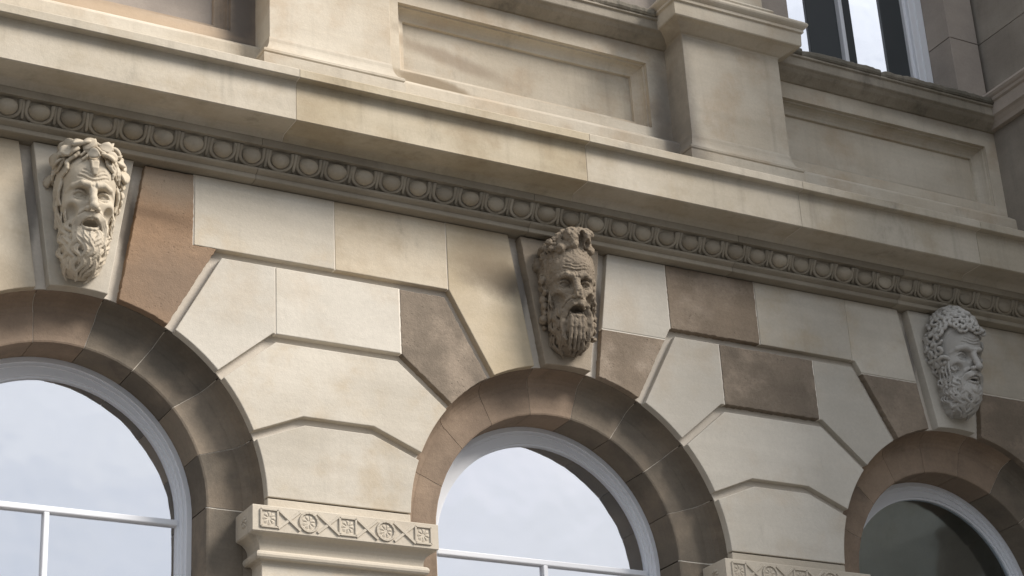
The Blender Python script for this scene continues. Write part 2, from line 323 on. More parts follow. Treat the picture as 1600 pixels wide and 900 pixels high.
def pier_blocks(xc, spec):
    """spec: materials of the pieces of this pier, by key"""
    cl, cr_ = xc-1.5, xc+1.5
    def line(row, side):
        a, z, th = ROWS[row]; cx = cl if side < 0 else cr_
        return ((xc+side*a, z), (cx-side*R0*math.cos(th), R0*math.sin(th)))
    def edges(row, up):
        """left arch point, left corner, right corner, right arch point of the channel's upper (up=1) or lower edge"""
        d = G*up
        l = line(row, -1); rr = line(row, 1)
        l2_ = off_line(l[1], l[0], d); r2_ = off_line(rr[0], rr[1], d)
        h = ((xc-1, ROWS[row][1]+d), (xc+1, ROWS[row][1]+d))
        return circ_hit((l2_[1], l2_[0]), cl), isect(l2_, h), isect(h, r2_), circ_hit(r2_, cr_)
    def ang(p, cx): return math.atan2(p[1], p[0]-cx)
    j = 0.002
    # row C, D
    for row, nm in ((1, 'C'), (2, 'D')):
        a1, b1, c1_, d1 = edges(row, -1)
        if row == 1: a2, b2, c2_, d2 = edges(2, 1)
        else:
            zb = 0.045; th = math.asin(zb/R0); a2 = (cl+R0*math.cos(th), zb); d2 = (cr_-R0*math.cos(th), zb); b2 = c2_ = None
        left = arcpts(cl, ang(a2, cl), ang(a1, cl), 10); right = arcpts(cr_, ang(d1, cr_), ang(d2, cr_), 10)
        poly = left + [b1, c1_] + right + ([c2_, b2] if b2 else [])
        block(poly, spec[nm], 0.0, proud=-0.001)
    # row B
    a1, b1, c1_, d1 = edges(0, -1); a2, b2, c2_, d2 = edges(1, 1)
    xl, xr = xc+spec['bx'][0], xc+spec['bx'][1]
    zt, zb = b1[1], b2[1]
    block(arcpts(cl, ang(a2, cl), ang(a1, cl), 8) + [b1, (xl-j, zt), (xl-j, zb)] + ([b2] if b2[0] < xl-0.01 else []), spec['B1'], spec.get('rB1', 0), 3)
    block([(xl+j, zb), (xl+j, zt), (xr-j, zt), (xr-j, zb)], spec['B2'], spec.get('rB2', 0), 4)
    block([(xr+j, zb), (xr+j, zt), c1_] + arcpts(cr_, ang(d1, cr_), ang(d2, cr_), 8) + ([c2_] if c2_[0] > xr+0.01 else []), spec['B3'], spec.get('rB3', 0), 5)
    mortars.extend([(xl, zb, zt), (xr, zb, zt)])
    # row A: top course with the blocks that run down beside the keystones
    a0, b0, c0_, d0 = edges(0, 1); z0 = b0[1]
    xs = [xc+s_ for s_ in spec['ax']]
    for i in range(len(xs)-1): block([(xs[i]+j, z0), (xs[i]+j, WT-0.003), (xs[i+1]-j, WT-0.003), (xs[i+1]-j, z0)], spec['A'][i], spec.get('rA', [0]*9)[i], 10+i)
    for x in xs: mortars.append((x, z0, WT-0.003))
    for side in (-1, 1):
        cx = cl if side < 0 else cr_; xj = xs[0] if side < 0 else xs[-1]
        cor = b0 if side < 0 else c0_; arch = a0 if side < 0 else d0
        kt, kb = 0.282+0.072, 0.150+0.066      # keystone edge plus channel, at z = 1.897 and 1.0
        sx = -side                            # keystone lies towards the arch centre
        kx = lambda z: cx - sx*-1*(kb+(kt-kb)*(z-1.0)/0.897) if False else cx + (1 if side < 0 else -1)*(kb+(kt-kb)*(z-1.0)/0.897)
        zz = math.sqrt(R0**2-(kb+0.006)**2); ak = math.atan2(zz, kx(zz)-cx); aa = ang(arch, cx)
        whole = spec['L'] if side < 0 else spec['R']
        jj = j if side > 0 else -j
        if len(whole) == 1:
            poly = [(kx(WT), WT-0.003), (xj+jj, WT-0.003), (xj+jj, z0)] + ([cor] if abs(cor[0]-xj) > 0.02 else []) + arcpts(cx, aa, ak, 8)
            block(poly, whole[0], spec.get('rL' if side < 0 else 'rR', 0), 21)
        else:
            zj = spec['zj']
            block([(kx(WT), WT-0.003), (xj+jj, WT-0.003), (xj+jj, z0)] + ([cor] if abs(cor[0]-xj) > 0.02 else []) + [(isect((cor, arch), ((xc-9, zj+j), (xc+9, zj+j)))[0], zj+j), (kx(zj), zj+j)], whole[0], 0, 22)
            block([(kx(zj), zj-j), (isect((cor, arch), ((xc-9, zj-j), (xc+9, zj-j)))[0], zj-j)] + arcpts(cx, aa, ak, 8), whole[1], spec.get('rL' if side < 0 else 'rR', 0), 23)
            xa, xb = sorted((kx(zj), isect((cor, arch), ((xc-9, zj), (xc+9, zj)))[0]))
            mortars.append((xa, xb, zj, 'h'))
pier_blocks(1.5, dict(C='cream', D='cream', B1='cream_clean', B2='cream_clean', B3='brown_grey', rB3=0.004, bx=(-0.372, 0.398),
    ax=(-0.858, -0.005, 0.722), A=('cream', 'cream_warm'), L=('brown_orange',), rL=0.0035, R=('cream_stained',), zj=1.38))
pier_blocks(4.5, dict(C='cream_clean', D='cream_clean', B1='cream_clean', B2='brown_grey', B3='cream_clean', rB2=0.004, bx=(-0.365, 0.37),
    ax=(-0.722, -0.035, 0.70), A=('brown', 'cream'), rA=(0.004, 0), L=('cream_clean', 'brown'), rL=0.0035, R=('cream', 'brown_grey'), rR=0.0035, zj=1.375))
pier_blocks(-1.5, dict(C='cream', D='cream', B1='cream', B2='cream_clean', B3='cream', bx=(-0.37, 0.38),
    ax=(-0.72, 0.0, 0.72), A=('cream', 'cream_warm'), L=('brown',), R=('cream_warm',), zj=1.38))
# right of the third keystone, up to the projecting wing
def end_blocks():
    cx = 6.0; kx = lambda z: cx+0.216+0.138*(z-1.0)/0.897
    block([(kx(WT), WT-0.003), (XR, WT-0.003), (XR, 1.382), (kx(1.382), 1.382)], 'cream', 0, 31)
    ak = math.atan2(math.sqrt(R0**2-0.222**2), 0.222); 
    block([(kx(1.376), 1.376), (XR, 1.376), (XR, 0.60)] + arcpts(cx, math.asin(0.60/R0), ak, 12), 'brown_grey', 0.003, 32)
    block([(XR, 0.55), (XR, 0.045)] + arcpts(cx, math.asin(0.045/R0), math.asin(0.55/R0), 8), 'cream', 0, 33)
    mortars.append((kx(1.379), XR, 1.379, 'h'))
end_blocks()
for m in mortars:
    if len(m) == 4: box('mortar_joint', m[0], m[1], 0.003, 0.04, m[2]-0.005, m[2]+0.005, 'mortar', wall)
    else: box('mortar_joint', m[0]-0.005, m[0]+0.005, 0.003, 0.04, m[1], m[2], 'mortar', wall)
# keystones
for k, cx in ((-1, -3.0), (0, 0.0), (1, 3.0), (2, 6.0)):
    ww = lambda z: 0.150+0.132*(z-1.0)/0.897
    zb = math.sqrt(R0**2-0.158**2); a = math.atan2(zb, 0.158)
    poly = [(cx-ww(WT), WT-0.003)] + [(cx+ww(WT), WT-0.003)] + arcpts(cx, a, math.pi-a, 8)
    block(poly, {0: 'cream', 1: 'key_brown', 2: 'cream_clean', -1: 'cream'}[k], 0.003 if k == 1 else 0, 40+k, proud=-0.022, nm='keystone')

# ------------------------------------------------------------------ arch rings, jambs
ring_prof = [(R0+0.012, 0.050), (R0-0.001, 0.052), (R0-0.006, 0.075), (R0-0.016, 0.105), (R0-0.032, 0.130), (R0-0.052, 0.147), (R0-0.078, 0.156), (R0-0.088, 0.154), (R0-0.11, 0.153),
             (0.86, 0.150), (R1+0.012, 0.146), (R1+0.003, 0.149), (R1, 0.158), (R1, 0.43), (R0+0.012, 0.43)]
def inx(rr): return DXI*min(1.0, max(0.0, (R0-0.09-rr)/(R0-0.09-R1)))
def voussoir(cx, a0, a1, mat, parent):
    n = max(2, int((a1-a0)/5)); v, fcs = [], []; m = len(ring_prof)
    for i in range(n+1):
        a = R_(a0+(a1-a0)*i/n)
        for rr, y in ring_prof: v.append((cx+inx(rr)+rr*math.cos(a), y, rr*math.sin(a)))
    for i in range(n):
        for q in range(m): fcs.append((i*m+q, i*m+(q+1) % m, (i+1)*m+(q+1) % m, (i+1)*m+q))
    fcs.append(tuple(range(m))); fcs.append(tuple(range(n*m+m-1, n*m-1, -1)))
    o = obj('voussoir', v, fcs, mat, parent)
    return o
JO = [0, 20.5, 41, 61.5, 81.5, 101, 121, 140, 160, 180]
for k in BAYS:
    cx = k*B; ring = part('arch_ring')
    rg = random.Random(k+50)
    for i in range(len(JO)-1):
        mid = (JO[i]+JO[i+1])/2; g = 0.12
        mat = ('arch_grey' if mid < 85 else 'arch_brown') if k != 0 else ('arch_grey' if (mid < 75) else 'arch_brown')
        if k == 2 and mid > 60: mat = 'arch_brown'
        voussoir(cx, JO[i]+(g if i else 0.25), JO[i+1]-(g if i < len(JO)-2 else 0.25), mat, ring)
    # pale mortar lying in the radial joints
    for a in JO:
        v, fcs = [], []
        pr = [(rr-0.0 if y > 0.0 else rr, y+0.0035) for rr, y in ring_prof[2:13]]
        for da in (-0.3, 0.3):
            for rr, y in pr: v.append((cx+inx(rr)+(rr+0.002)*math.cos(R_(a+da)), y, (rr+0.002)*math.sin(R_(a+da))))
        n = len(pr)
        for q in range(n-1): fcs.append((q, q+1, n+q+1, n+q))
        obj('mortar_joint', v, fcs, 'mortar', ring)
    # straight jamb stones below the springing
    zz = [-0.004, -0.75, -1.5, -2.3]
    for sd_ in (-1, 1):
        for q in range(3):
            pr = [(cx+inx(rr)+sd_*rr, y) for rr, y in ring_prof]; n = len(pr); z1, z0 = zz[q], zz[q+1]+0.004
            v = [(x, y, z0) for x, y in pr] + [(x, y, z1) for x, y in pr]
            fcs = [tuple(range(n)), tuple(range(2*n-1, n-1, -1))] + [(i, (i+1) % n, n+(i+1) % n, n+i) for i in range(n)]
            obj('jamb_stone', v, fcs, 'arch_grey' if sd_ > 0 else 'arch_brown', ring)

# ------------------------------------------------------------------ piers below the springing, imposts
def rosette_mesh():
    v, fcs = [], []
    n = 8
    for i in range(n):                       # eight petals round a drilled eye
        a = 2*math.pi*i/n
        def P(r_, da, y): return (r_*math.cos(a+da), y, r_*math.sin(a+da))
        b = len(v)
        v += [P(0.009, -0.30, 0), P(0.030, -0.33, 0), P(0.036, 0, 0), P(0.030, 0.33, 0), P(0.009, 0.30, 0),
              P(0.010, -0.2, -0.007), P(0.028, -0.26, -0.006), P(0.033, 0, -0.004), P(0.028, 0.26, -0.006), P(0.010, 0.2, -0.007), P(0.02, 0, -0.011)]
        for q in range(4): fcs.append((b+q, b+q+1, b+6+q, b+5+q))
        fcs.append((b+4, b, b+5, b+9))
        for q in range(4): fcs.append((b+5+q, b+6+q, b+10))
        fcs.append((b+9, b+5, b+10))
    return v, fcs
def bar2(p, q, w, h, y):
    """flat raised band with chamfered edges from p to q in the x-z plane, standing h proud of plane y"""
    dx, dz = q[0]-p[0], q[1]-p[1]; L = math.hypot(dx, dz); nx, nz_ = -dz/L*w/2, dx/L*w/2
    v = []
    for (x, z) in (p, q):
        v += [(x+nx, y, z+nz_), (x+nx*0.7, y-h, z+nz_*0.7), (x-nx*0.7, y-h, z-nz_*0.7), (x-nx, y, z-nz_)]
    return v, [(0, 1, 5, 4), (1, 2, 6, 5), (2, 3, 7, 6), (0, 3, 2, 1), (4, 5, 6, 7)]
def join(parts):
    V, F_ = [], []
    for v, fc in parts:
        b = len(V); V += list(v); F_ += [tuple(i+b for i in q) for q in fc]
    return V, F_
ros = None
pier_w = 0.46
def impost(xc):
    global ros
    e = part('impost')
    w = 1.0
    prof = [(0.0, 0.0), (0.083, -0.002), (0.085, -0.006), (0.085, -0.142), (0.078, -0.148)] + [(0.078-0.058*math.sin(t*math.pi/2), -0.15-0.072*(1-math.cos(t*math.pi/2))) for t in (0.15, 0.35, 0.55, 0.75, 0.9, 1)] + \
           [(0.02, -0.232), (0.034, -0.234), (0.042, -0.243), (0.045, -0.255), (0.042, -0.267), (0.034, -0.276), (0.008, -0.278), (0.0, -0.292)]
    prof = [(o_, z-0.033) for o_, z in prof]
    obj('capital_moulding', *usweep(xc, pier_w, prof, 0.2), 'relief', e)
    # carved frieze: squares and circles holding rosettes, tied by crossing bands
    yf = -0.0855; zc = -0.105; n = 5; x0 = xc-0.50; st = 1.0/4.0
    cells = [xc-0.452+0.226*i for i in range(5)]
    for i, x in enumerate(cells):
        if i % 2 == 0:
            s_ = 0.047; pts = [(x-s_, zc-s_), (x+s_, zc-s_), (x+s_, zc+s_), (x-s_, zc+s_)]
        else:
            pts = [(x+0.052*math.cos(t*math.pi/8), zc+0.052*math.sin(t*math.pi/8)) for t in range(16)]
        obj('carved_frame', *join([bar2(pts[q], pts[(q+1) % len(pts)], 0.014, 0.008, yf) for q in range(len(pts))]), 'relief', e, recalc=False)
        if ros is None:
            ros = obj('rosette', *rosette_mesh(), 'relief', e); ros.location = (x, yf, zc)
        else: linked('rosette', ros, e, (x, yf+0.002, zc), (0, i*0.4, 0), (1.2, 0.6, 1.2))
        if i < 4:
            a, b = x+0.050, x+0.226-0.050
            obj('crossing_band', *join([bar2((a, zc+0.052), (b, zc-0.052), 0.018, 0.008, yf), bar2((a, zc-0.052), (b, zc+0.052), 0.018, 0.006, yf)]), 'relief', e, recalc=False)
    # side return carving (left face seen obliquely)
    for s_ in (-1, 1):
        xx = xc+s_*(pier_w+0.0855)
        v, fc = rosette_mesh()
        o = obj('side_rosette', [(s_*-y, x, z) for x, y, z in v], fc, 'relief', e); o.location = (xx, 0.03, zc)
    # shaft
    p = part('pier')
    zs = [-0.318, -1.0, -1.7, -2.4]
    for q in range(3): box('stone_block', xc-pier_w, xc+pier_w, 0.0, 0.22, zs[q+1]+0.003, zs[q], 'cream', p, bev=0.004)
    return e
for xc in PIERS: impost(xc)
# thin bed under the lowest wall stones
for xc in PIERS:
    th = math.asin(0.03/R0)
    block([(xc-0.4245, -0.030), (xc+0.4245, -0.030), (xc+0.4245, 0.038), (xc-0.4245, 0.038)], 'relief', 0, 3, proud=0.004)
base = part('ground_floor_base')
zsill = -2.4
for q in range(4):
    z0 = GZ+q*(zsill-GZ)/4; z1 = GZ+(q+1)*(zsill-GZ)/4
    n = 9; off = 0.6*(q % 2)
    xs = [XL] + [XL+off+1.3*i for i in range(1, 9)] + [XR]
    xs = sorted(x for x in xs if x <= XR)
    for a, b in zip(xs[:-1], xs[1:]):
        box('stone_block', a+0.004, b-0.004, -0.08 if q < 3 else -0.03, 0.46, z0, z1-0.006, 'cream', base, bev=0.012)

# ------------------------------------------------------------------ arched windows
def win_frame(cx, r0_, r1_, y0, y1, zb):
    pts_o, pts_i = [], []
    for a in range(0, 181, 4):
        c, s = math.cos(R_(a)), math.sin(R_(a)); pts_o.append((cx+r0_*c, r0_*s)); pts_i.append((cx+r1_*c, r1_*s))
    pts_o = [(cx+r0_, zb)] + pts_o + [(cx-r0_, zb)]; pts_i = [(cx+r1_, zb)] + pts_i + [(cx-r1_, zb)]
    n = len(pts_o); v = [(x, y0, z) for x, z in pts_o] + [(x, y0, z) for x, z in pts_i] + [(x, y1, z) for x, z in pts_i] + [(x, y1, z) for x, z in pts_o]
    fcs = []
    for i in range(n-1):
        for a in range(3): fcs.append((a*n+i, a*n+i+1, (a+1)*n+i+1, (a+1)*n+i))
    return v, fcs
def half_disc(cx, r_, y, z0=0.0):
    v = [(cx+r_*math.cos(R_(a)), y, max(z0, r_*math.sin(R_(a)))) for a in range(0, 181, 4)]
    return v, [tuple(range(len(v)))]
for k in BAYS:
    cx = k*B+DXI; w = part('arched_window'); w['label'] = 'arched window with dark slate-coloured glass' if k == 2 else 'arched window reflecting a pale cloudy sky'
    obj('outer_frame', *win_frame(cx, R1-0.001, 0.786, 0.358, 0.430, -2.3), 'white_paint', w)
    obj('frame_moulding', *win_frame(cx, 0.787, 0.768, 0.372, 0.430, -2.3), 'white_paint', w)
    cx = k*B; gm = 'window_glass' if k < 2 else 'dark_glass'
    obj('sash_frame', *win_frame(cx, 0.802, 0.726, 0.388, 0.440, -2.3), 'white_paint', w)
    obj('sash_bead', *win_frame(cx, 0.727, 0.713, 0.402, 0.440, -2.3), 'white_paint', w)
    v, fcs = half_disc(cx, 0.717, 0.418, 0.0); obj('glass_pane', v, fcs, gm, w, recalc=False)
    box('transom_bar', cx-0.718, cx+0.718, 0.390, 0.432, -0.036, -0.002, 'white_paint', w, bev=0.006)
    for s_ in (-1, 1):
        x0, x1 = sorted((cx+s_*0.012, cx+s_*0.717))
        obj('glass_pane', [(x0, 0.419, -2.3), (x1, 0.419, -2.3), (x1, 0.419, -0.03), (x0, 0.419, -0.03)], [(0, 1, 2, 3)], gm, w, recalc=False)
    box('mullion', cx-0.015, cx+0.015, 0.392, 0.430, -2.3, -0.034, 'white_paint', w, bev=0.005)
    if k < 2:
        bo = obj('roller_blind', [(cx-0.756, 0.440, -2.3), (cx+0.756, 0.440, -2.3), (cx+0.756, 0.440, 0.9), (cx-0.756, 0.440, 0.9), (cx-0.756, 0.443, -2.3), (cx+0.756, 0.443, -2.3), (cx+0.756, 0.443, 0.9), (cx-0.756, 0.443, 0.9)],
                 [(0, 1, 2, 3), (7, 6, 5, 4), (0, 4, 5, 1), (3, 2, 6, 7), (0, 3, 7, 4), (1, 5, 6, 2)], 'blind')
        bo.parent = w
# dark rooms behind
def room(name, x0, x1, y0, y1, z0, z1):
    v, fc = boxd(x0, x1, y0, y1, z0, z1); obj(name, v, [q for q in fc if not all(abs(v[i][1]-y0) < 1e-6 for i in q)], 'room_dark', part('interior'))
room('room_shell', XL, 11.5, 0.62, 5.0, -2.6, 2.3)
room('room_shell', XL, 11.5, 0.70, 5.0, 3.3, 6.9)
box('floor_slab', XL, XR, 0.47, 5.0, 1.9, 3.25, 'room_dark', part('interior'))
bs = part('back_lining')
obj('lining', *join([boxd(c-1.5, c-0.80, 0.461, 0.62, -2.4, 1.9) for c in (-3, 0, 3, 6)] + [boxd(c+0.80, c+1.5 if c < 6 else XR, 0.461, 0.62, -2.4, 1.9) for c in (-3, 0, 3, 6)]), 'room_dark', bs)

# ------------------------------------------------------------------ string course (cornice) with egg and dart
cor = part('string_course')
JX = [-4.5, -2.6, -0.78, 1.10, 3.01, 4.615, 6.11, XR]
corona = [(0.30, 2.10), (-0.175, 2.112)] + [(-0.178, 2.117), (-0.185, 2.13), (-0.198, 2.141), (-0.212, 2.147)] + [(-0.372, 2.147), (-0.38, 2.152), (-0.38, 2.375), (-0.388, 2.392),
          (-0.432, 2.394), (-0.437, 2.398), (-0.437, 2.446), (-0.431, 2.452), (0.0, 2.52), (0.30, 2.53)]
for a, b in zip(JX[:-1], JX[1:]):
    obj('cornice_stone', *extrude_x(corona, a+0.002, b-0.002), 'cornice_honey' if abs(a-1.10) < 0.01 else 'cornice', cor)
    if b < XR: obj('mortar_joint', *extrude_x([(y+(0.004 if y < 0.2 else 0), z) for y, z in corona], b-0.003, b+0.003), 'mortar', cor)
BX = [-4.5, -3.3, -1.2, 0.98, 2.75, 4.25, 5.6, XR]
bed = [(0.30, 1.897), (-0.070, 1.897), (-0.076, 1.901), (-0.076, 1.926), (-0.083, 1.929)] + [(-0.083-0.028*math.sin(t*math.pi), 1.929+0.040*t) for t in (0.12, 0.3, 0.5, 0.7, 0.88, 1)] + \
      [(-0.088, 1.972)] + [(-0.088-0.062*(1-math.cos(t*math.pi/2)), 1.972+0.093*math.sin(t*math.pi/2)) for t in (0.2, 0.4, 0.6, 0.8, 1)][0:0] + \
      [(-0.090, 1.975), (-0.108, 1.995), (-0.124, 2.02), (-0.133, 2.045), (-0.137, 2.064), (-0.175, 2.066), (-0.175, 2.111), (0.30, 2.099)]
for a, b in zip(BX[:-1], BX[1:]):
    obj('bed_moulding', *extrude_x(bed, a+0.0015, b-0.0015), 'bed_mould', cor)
# egg unit: an egg in a thick husk, a dart between units. local frame: x along, n outward (tilted), t up along the ovolo
TILT = math.atan2(0.045, 0.088)
def tilt_pt(x, n, t):        # ovolo leans outwards to the top
    y = -(n*math.cos(TILT)+t*math.sin(TILT)); z = -n*math.sin(TILT)+t*math.cos(TILT)
    return (x, y, z)
def egg_mesh():
    v, fcs = [], []; nu, nv = 16, 9
    for j in range(nv):
        ph = math.pi/2*(j/(nv-1))
        for i in range(nu):
            a = 2*math.pi*i/nu; rr = math.cos(ph)
            x = 0.060*rr*math.cos(a); t = 0.049*rr*math.sin(a); 
            if t > 0: t *= 0.92
            x *= 1.0+0.10*math.sin(a)
            v.append(tilt_pt(x, 0.060*math.sin(ph)**0.8, t))
    for j in range(nv-1):
        for i in range(nu): fcs.append((j*nu+i, j*nu+(i+1) % nu, (j+1)*nu+(i+1) % nu, (j+1)*nu+i))
    return v, fcs
def tube(path, rad, n=6, close=True):
    """round tube along a list of points"""
    v, fcs = [], []
    P = [Vector(p) for p in path]
    for i, p in enumerate(P):
        d = (P[min(i+1, len(P)-1)]-P[max(i-1, 0)]).normalized()
        a = Vector((0, -1, 0.3)); a = (a-d*a.dot(d)).normalized(); b = d.cross(a)
        rr = rad[i] if isinstance(rad, (list, tuple)) else rad
        for k in range(n):
            t = 2*math.pi*k/n; v.append(tuple(p+a*rr*math.cos(t)+b*rr*math.sin(t)))
    for i in range(len(P)-1):
        for k in range(n): fcs.append((i*n+k, i*n+(k+1) % n, (i+1)*n+(k+1) % n, (i+1)*n+k))
    fcs.append(tuple(range(n))); fcs.append(tuple(range(len(P)*n-1, (len(P)-1)*n-1, -1)))
    return v, fcs
def husk_mesh():
    pts = []
    for i in range(1, 16):
        a = math.pi*(1.0+i/16*1.0); pts.append((0.069*math.cos(a), 0.054*math.sin(a)-0.002))
    pts = [(-0.068, 0.052), (-0.069, 0.025), (-0.069, 0.0)] + pts + [(0.069, 0.0), (0.069, 0.025), (0.068, 0.052)]
    return tube([tilt_pt(x, 0.010, t) for x, t in pts], 0.0125, 6)
def dart_mesh():
    return tube([tilt_pt(0, n_, t) for n_, t in ((0.012, 0.054), (0.013, 0.02), (0.012, -0.015), (0.010, -0.042), (0.004, -0.056))], [0.0105, 0.0105, 0.010, 0.0095, 0.006], 6)
egg0 = hus0 = dar0 = None
EP = 0.1744; i = 0
EY, EZ = -0.113, 2.022
ex = -0.461-EP*12
rg = random.Random(5)
while ex < XR-0.05:
    loc = (ex, EY, EZ)
    if egg0 is None:
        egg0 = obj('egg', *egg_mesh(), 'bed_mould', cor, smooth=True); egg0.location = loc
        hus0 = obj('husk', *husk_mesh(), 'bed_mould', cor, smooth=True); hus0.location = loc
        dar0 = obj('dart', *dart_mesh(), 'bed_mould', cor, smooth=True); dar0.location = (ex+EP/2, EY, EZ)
    else:
        wob = (1+rg.uniform(-0.05, 0.05), 1+rg.uniform(-0.28, 0.06), 1+rg.uniform(-0.05, 0.04))
        if ex > 5.4: wob = (wob[0], wob[1]*rg.uniform(0.5, 0.9), wob[2])
        linked('egg', egg0, cor, loc, (0, rg.uniform(-0.06, 0.06), 0), wob); linked('husk', hus0, cor, loc, (0, rg.uniform(-0.04, 0.04), 0)); linked('dart', dar0, cor, (ex+EP/2+rg.uniform(-0.003, 0.003), EY, EZ), (0, rg.uniform(-0.06, 0.06), 0), (1, rg.uniform(0.75, 1.05), 1))
    ex += EP

# ------------------------------------------------------------------ pedestal course of the upper storey
APY = 0.22
def pedestal(xc):
    e = part('pedestal')
    box('dado', xc-0.40, xc+0.40, 0.0, 0.5, 2.90, 3.70, 'upper', e, bev=0.003)
    prof = [(0.0, 2.915), (0.004, 2.90)] + [(0.004+0.026*(1-math.cos(t*math.pi/2)), 2.895-0.085*t) for t in (0.2, 0.4, 0.6, 0.8, 1)] + [(0.036, 2.805), (0.05, 2.80), (0.06, 2.79), (0.06, 2.775), (0.052, 2.765)]
    obj('base_moulding', *usweep(xc, 0.40, prof, 0.5), 'upper', e)
    obj('plinth', *usweep(xc, 0.40, [(0.0, 2.766), (0.056, 2.764), (0.06, 2.76), (0.06, 2.45)], 0.5), 'upper', e)
    cap_ = [(0.0, 3.945), (0.13, 3.935)] + [(0.148+0.022*math.sin(t*math.pi), 3.932-0.062*t) for t in (0, 0.15, 0.32, 0.5, 0.68, 0.85, 1)] + [(0.142, 3.866), (0.142, 3.845), (0.128, 3.838), (0.124, 3.745), (0.118, 3.738)] + \
           [(0.108, 3.738), (0.085, 3.730), (0.06, 3.715), (0.035, 3.70), (0.02, 3.69), (0.006, 3.684), (0.0, 3.672)]
    obj('cap', *usweep(xc, 0.40, cap_, 0.5), 'upper', e)
    # foot of the pilaster standing on it
    pb = [(0.0, 4.12), (0.005, 4.11)] + [(0.03+0.025*math.sin(t*math.pi), 4.10-0.06*t) for t in (0, 0.25, 0.5, 0.75, 1)] + [(0.06, 4.035), (0.06, 3.945)]
    p = part('pilaster')
    obj('pilaster_base', *usweep(xc, 0.37, pb, 0.5, 0.06), 'upper', p)
    box('pilaster_shaft', xc-0.37, xc+0.37, 0.06, 0.5, 4.1, 6.6, 'upper', p, bev=0.003)
for xc in (-1.5, 1.5, 4.5): pedestal(xc)
def rect_rings(rings, cap_last=True):
    """rings: (x0, x1, z0, z1, y) nested rectangles joined by quads"""
    v, fcs = [], []
    for x0, x1, z0, z1, y in rings: v += [(x0, y, z0), (x1, y, z0), (x1, y, z1), (x0, y, z1)]
    for i in range(len(rings)-1):
        for k in range(4): fcs.append((4*i+k, 4*i+(k+1) % 4, 4*i+4+(k+1) % 4, 4*i+4+k))
    if cap_last: n = 4*(len(rings)-1); fcs.append((n, n+1, n+2, n+3))
    return v, fcs
def apron(k, mat_):
    cx = k*B; e = part('apron')
    x0, x1 = cx-1.105, cx+1.105
    if k == 2: x1 = 7.05
    px0, px1, pz0, pz1 = cx-0.93, cx+0.94, 3.035, 3.535
    fr = [(x0, x1, 2.44, 3.72, APY), (px0, px1, pz0, pz1, APY)]
    obj('apron_face', *rect_rings(fr, False), mat_, e)
    pr = [(0, 0.001), (0.002, 0.028), (0.012, 0.030)] + [(0.012+0.062*(1-math.cos(t*math.pi/2)), 0.030+0.062*math.sin(t*math.pi/2)) for t in (0.2, 0.4, 0.6, 0.8, 1)] + [(0.078, 0.112)]
    obj('panel_moulding', *rect_rings([(px0+i_, px1-i_, pz0+i_, pz1-i_, APY+d) for i_, d in pr], False), mat_, e)
    obj('panel_field', *rect_rings([(px0+0.078, px1-0.078, pz0+0.078, pz1-0.078, APY+0.1115)]), 'upper_grey' if k == 0 else mat_, e)
    obj('base_course', *extrude_x([(0.24, 2.44), (0.145, 2.44), (0.145, 2.900), (0.150, 2.912), (0.205, 2.955), (0.24, 2.96)], x0+0.001, x1-0.001), 'upper', e)
    # window sill: weathered moulding with a ragged slab on top
    s_ = part('window_sill')
    sp = [(0.40, 3.665), (0.205, 3.665), (0.19, 3.675), (0.165, 3.69), (0.14, 3.705), (0.118, 3.725), (0.10, 3.735), (0.096, 3.741), (0.094, 3.80), (0.08, 3.808), (0.08, 3.822), (0.40, 3.822)]
    obj('sill_moulding', *extrude_x(sp, x0-0.01, x1), 'sill_mould', s_)
    rg = random.Random(k+9); v, fcs = [], []; n = 110; ero = 0.008; ez = 0.0
    for i in range(n+1):
        x = x0-0.01+(x1-x0+0.01)*i/n; ero = max(0, 0.7*ero+0.3*0.010+rg.gauss(0, 0.0018)+(0.022 if rg.random() < 0.025 else 0)); ez = 0.8*ez+rg.gauss(0, 0.0012)
        v += [(x, 0.45, 3.823), (x, 0.062+ero, 3.823), (x, 0.050+ero*1.3, 3.838), (x, 0.048+ero*1.6, 3.862+ez), (x, 0.064+ero*1.5, 3.878+ez), (x, 0.45, 3.90)]
    for i in range(n):
        for q in range(6): fcs.append((6*i+q, 6*i+(q+1) % 6, 6*i+6+(q+1) % 6, 6*i+6+q))
    fcs += [(0, 1, 2, 3, 4, 5), tuple(6*n+q for q in (5, 4, 3, 2, 1, 0))]
    obj('sill_slab', v, fcs, 'sill_stone', s_)
apron(-1, 'upper'); apron(0, 'upper_brown'); apron(1, 'upper'); apron(2, 'upper')

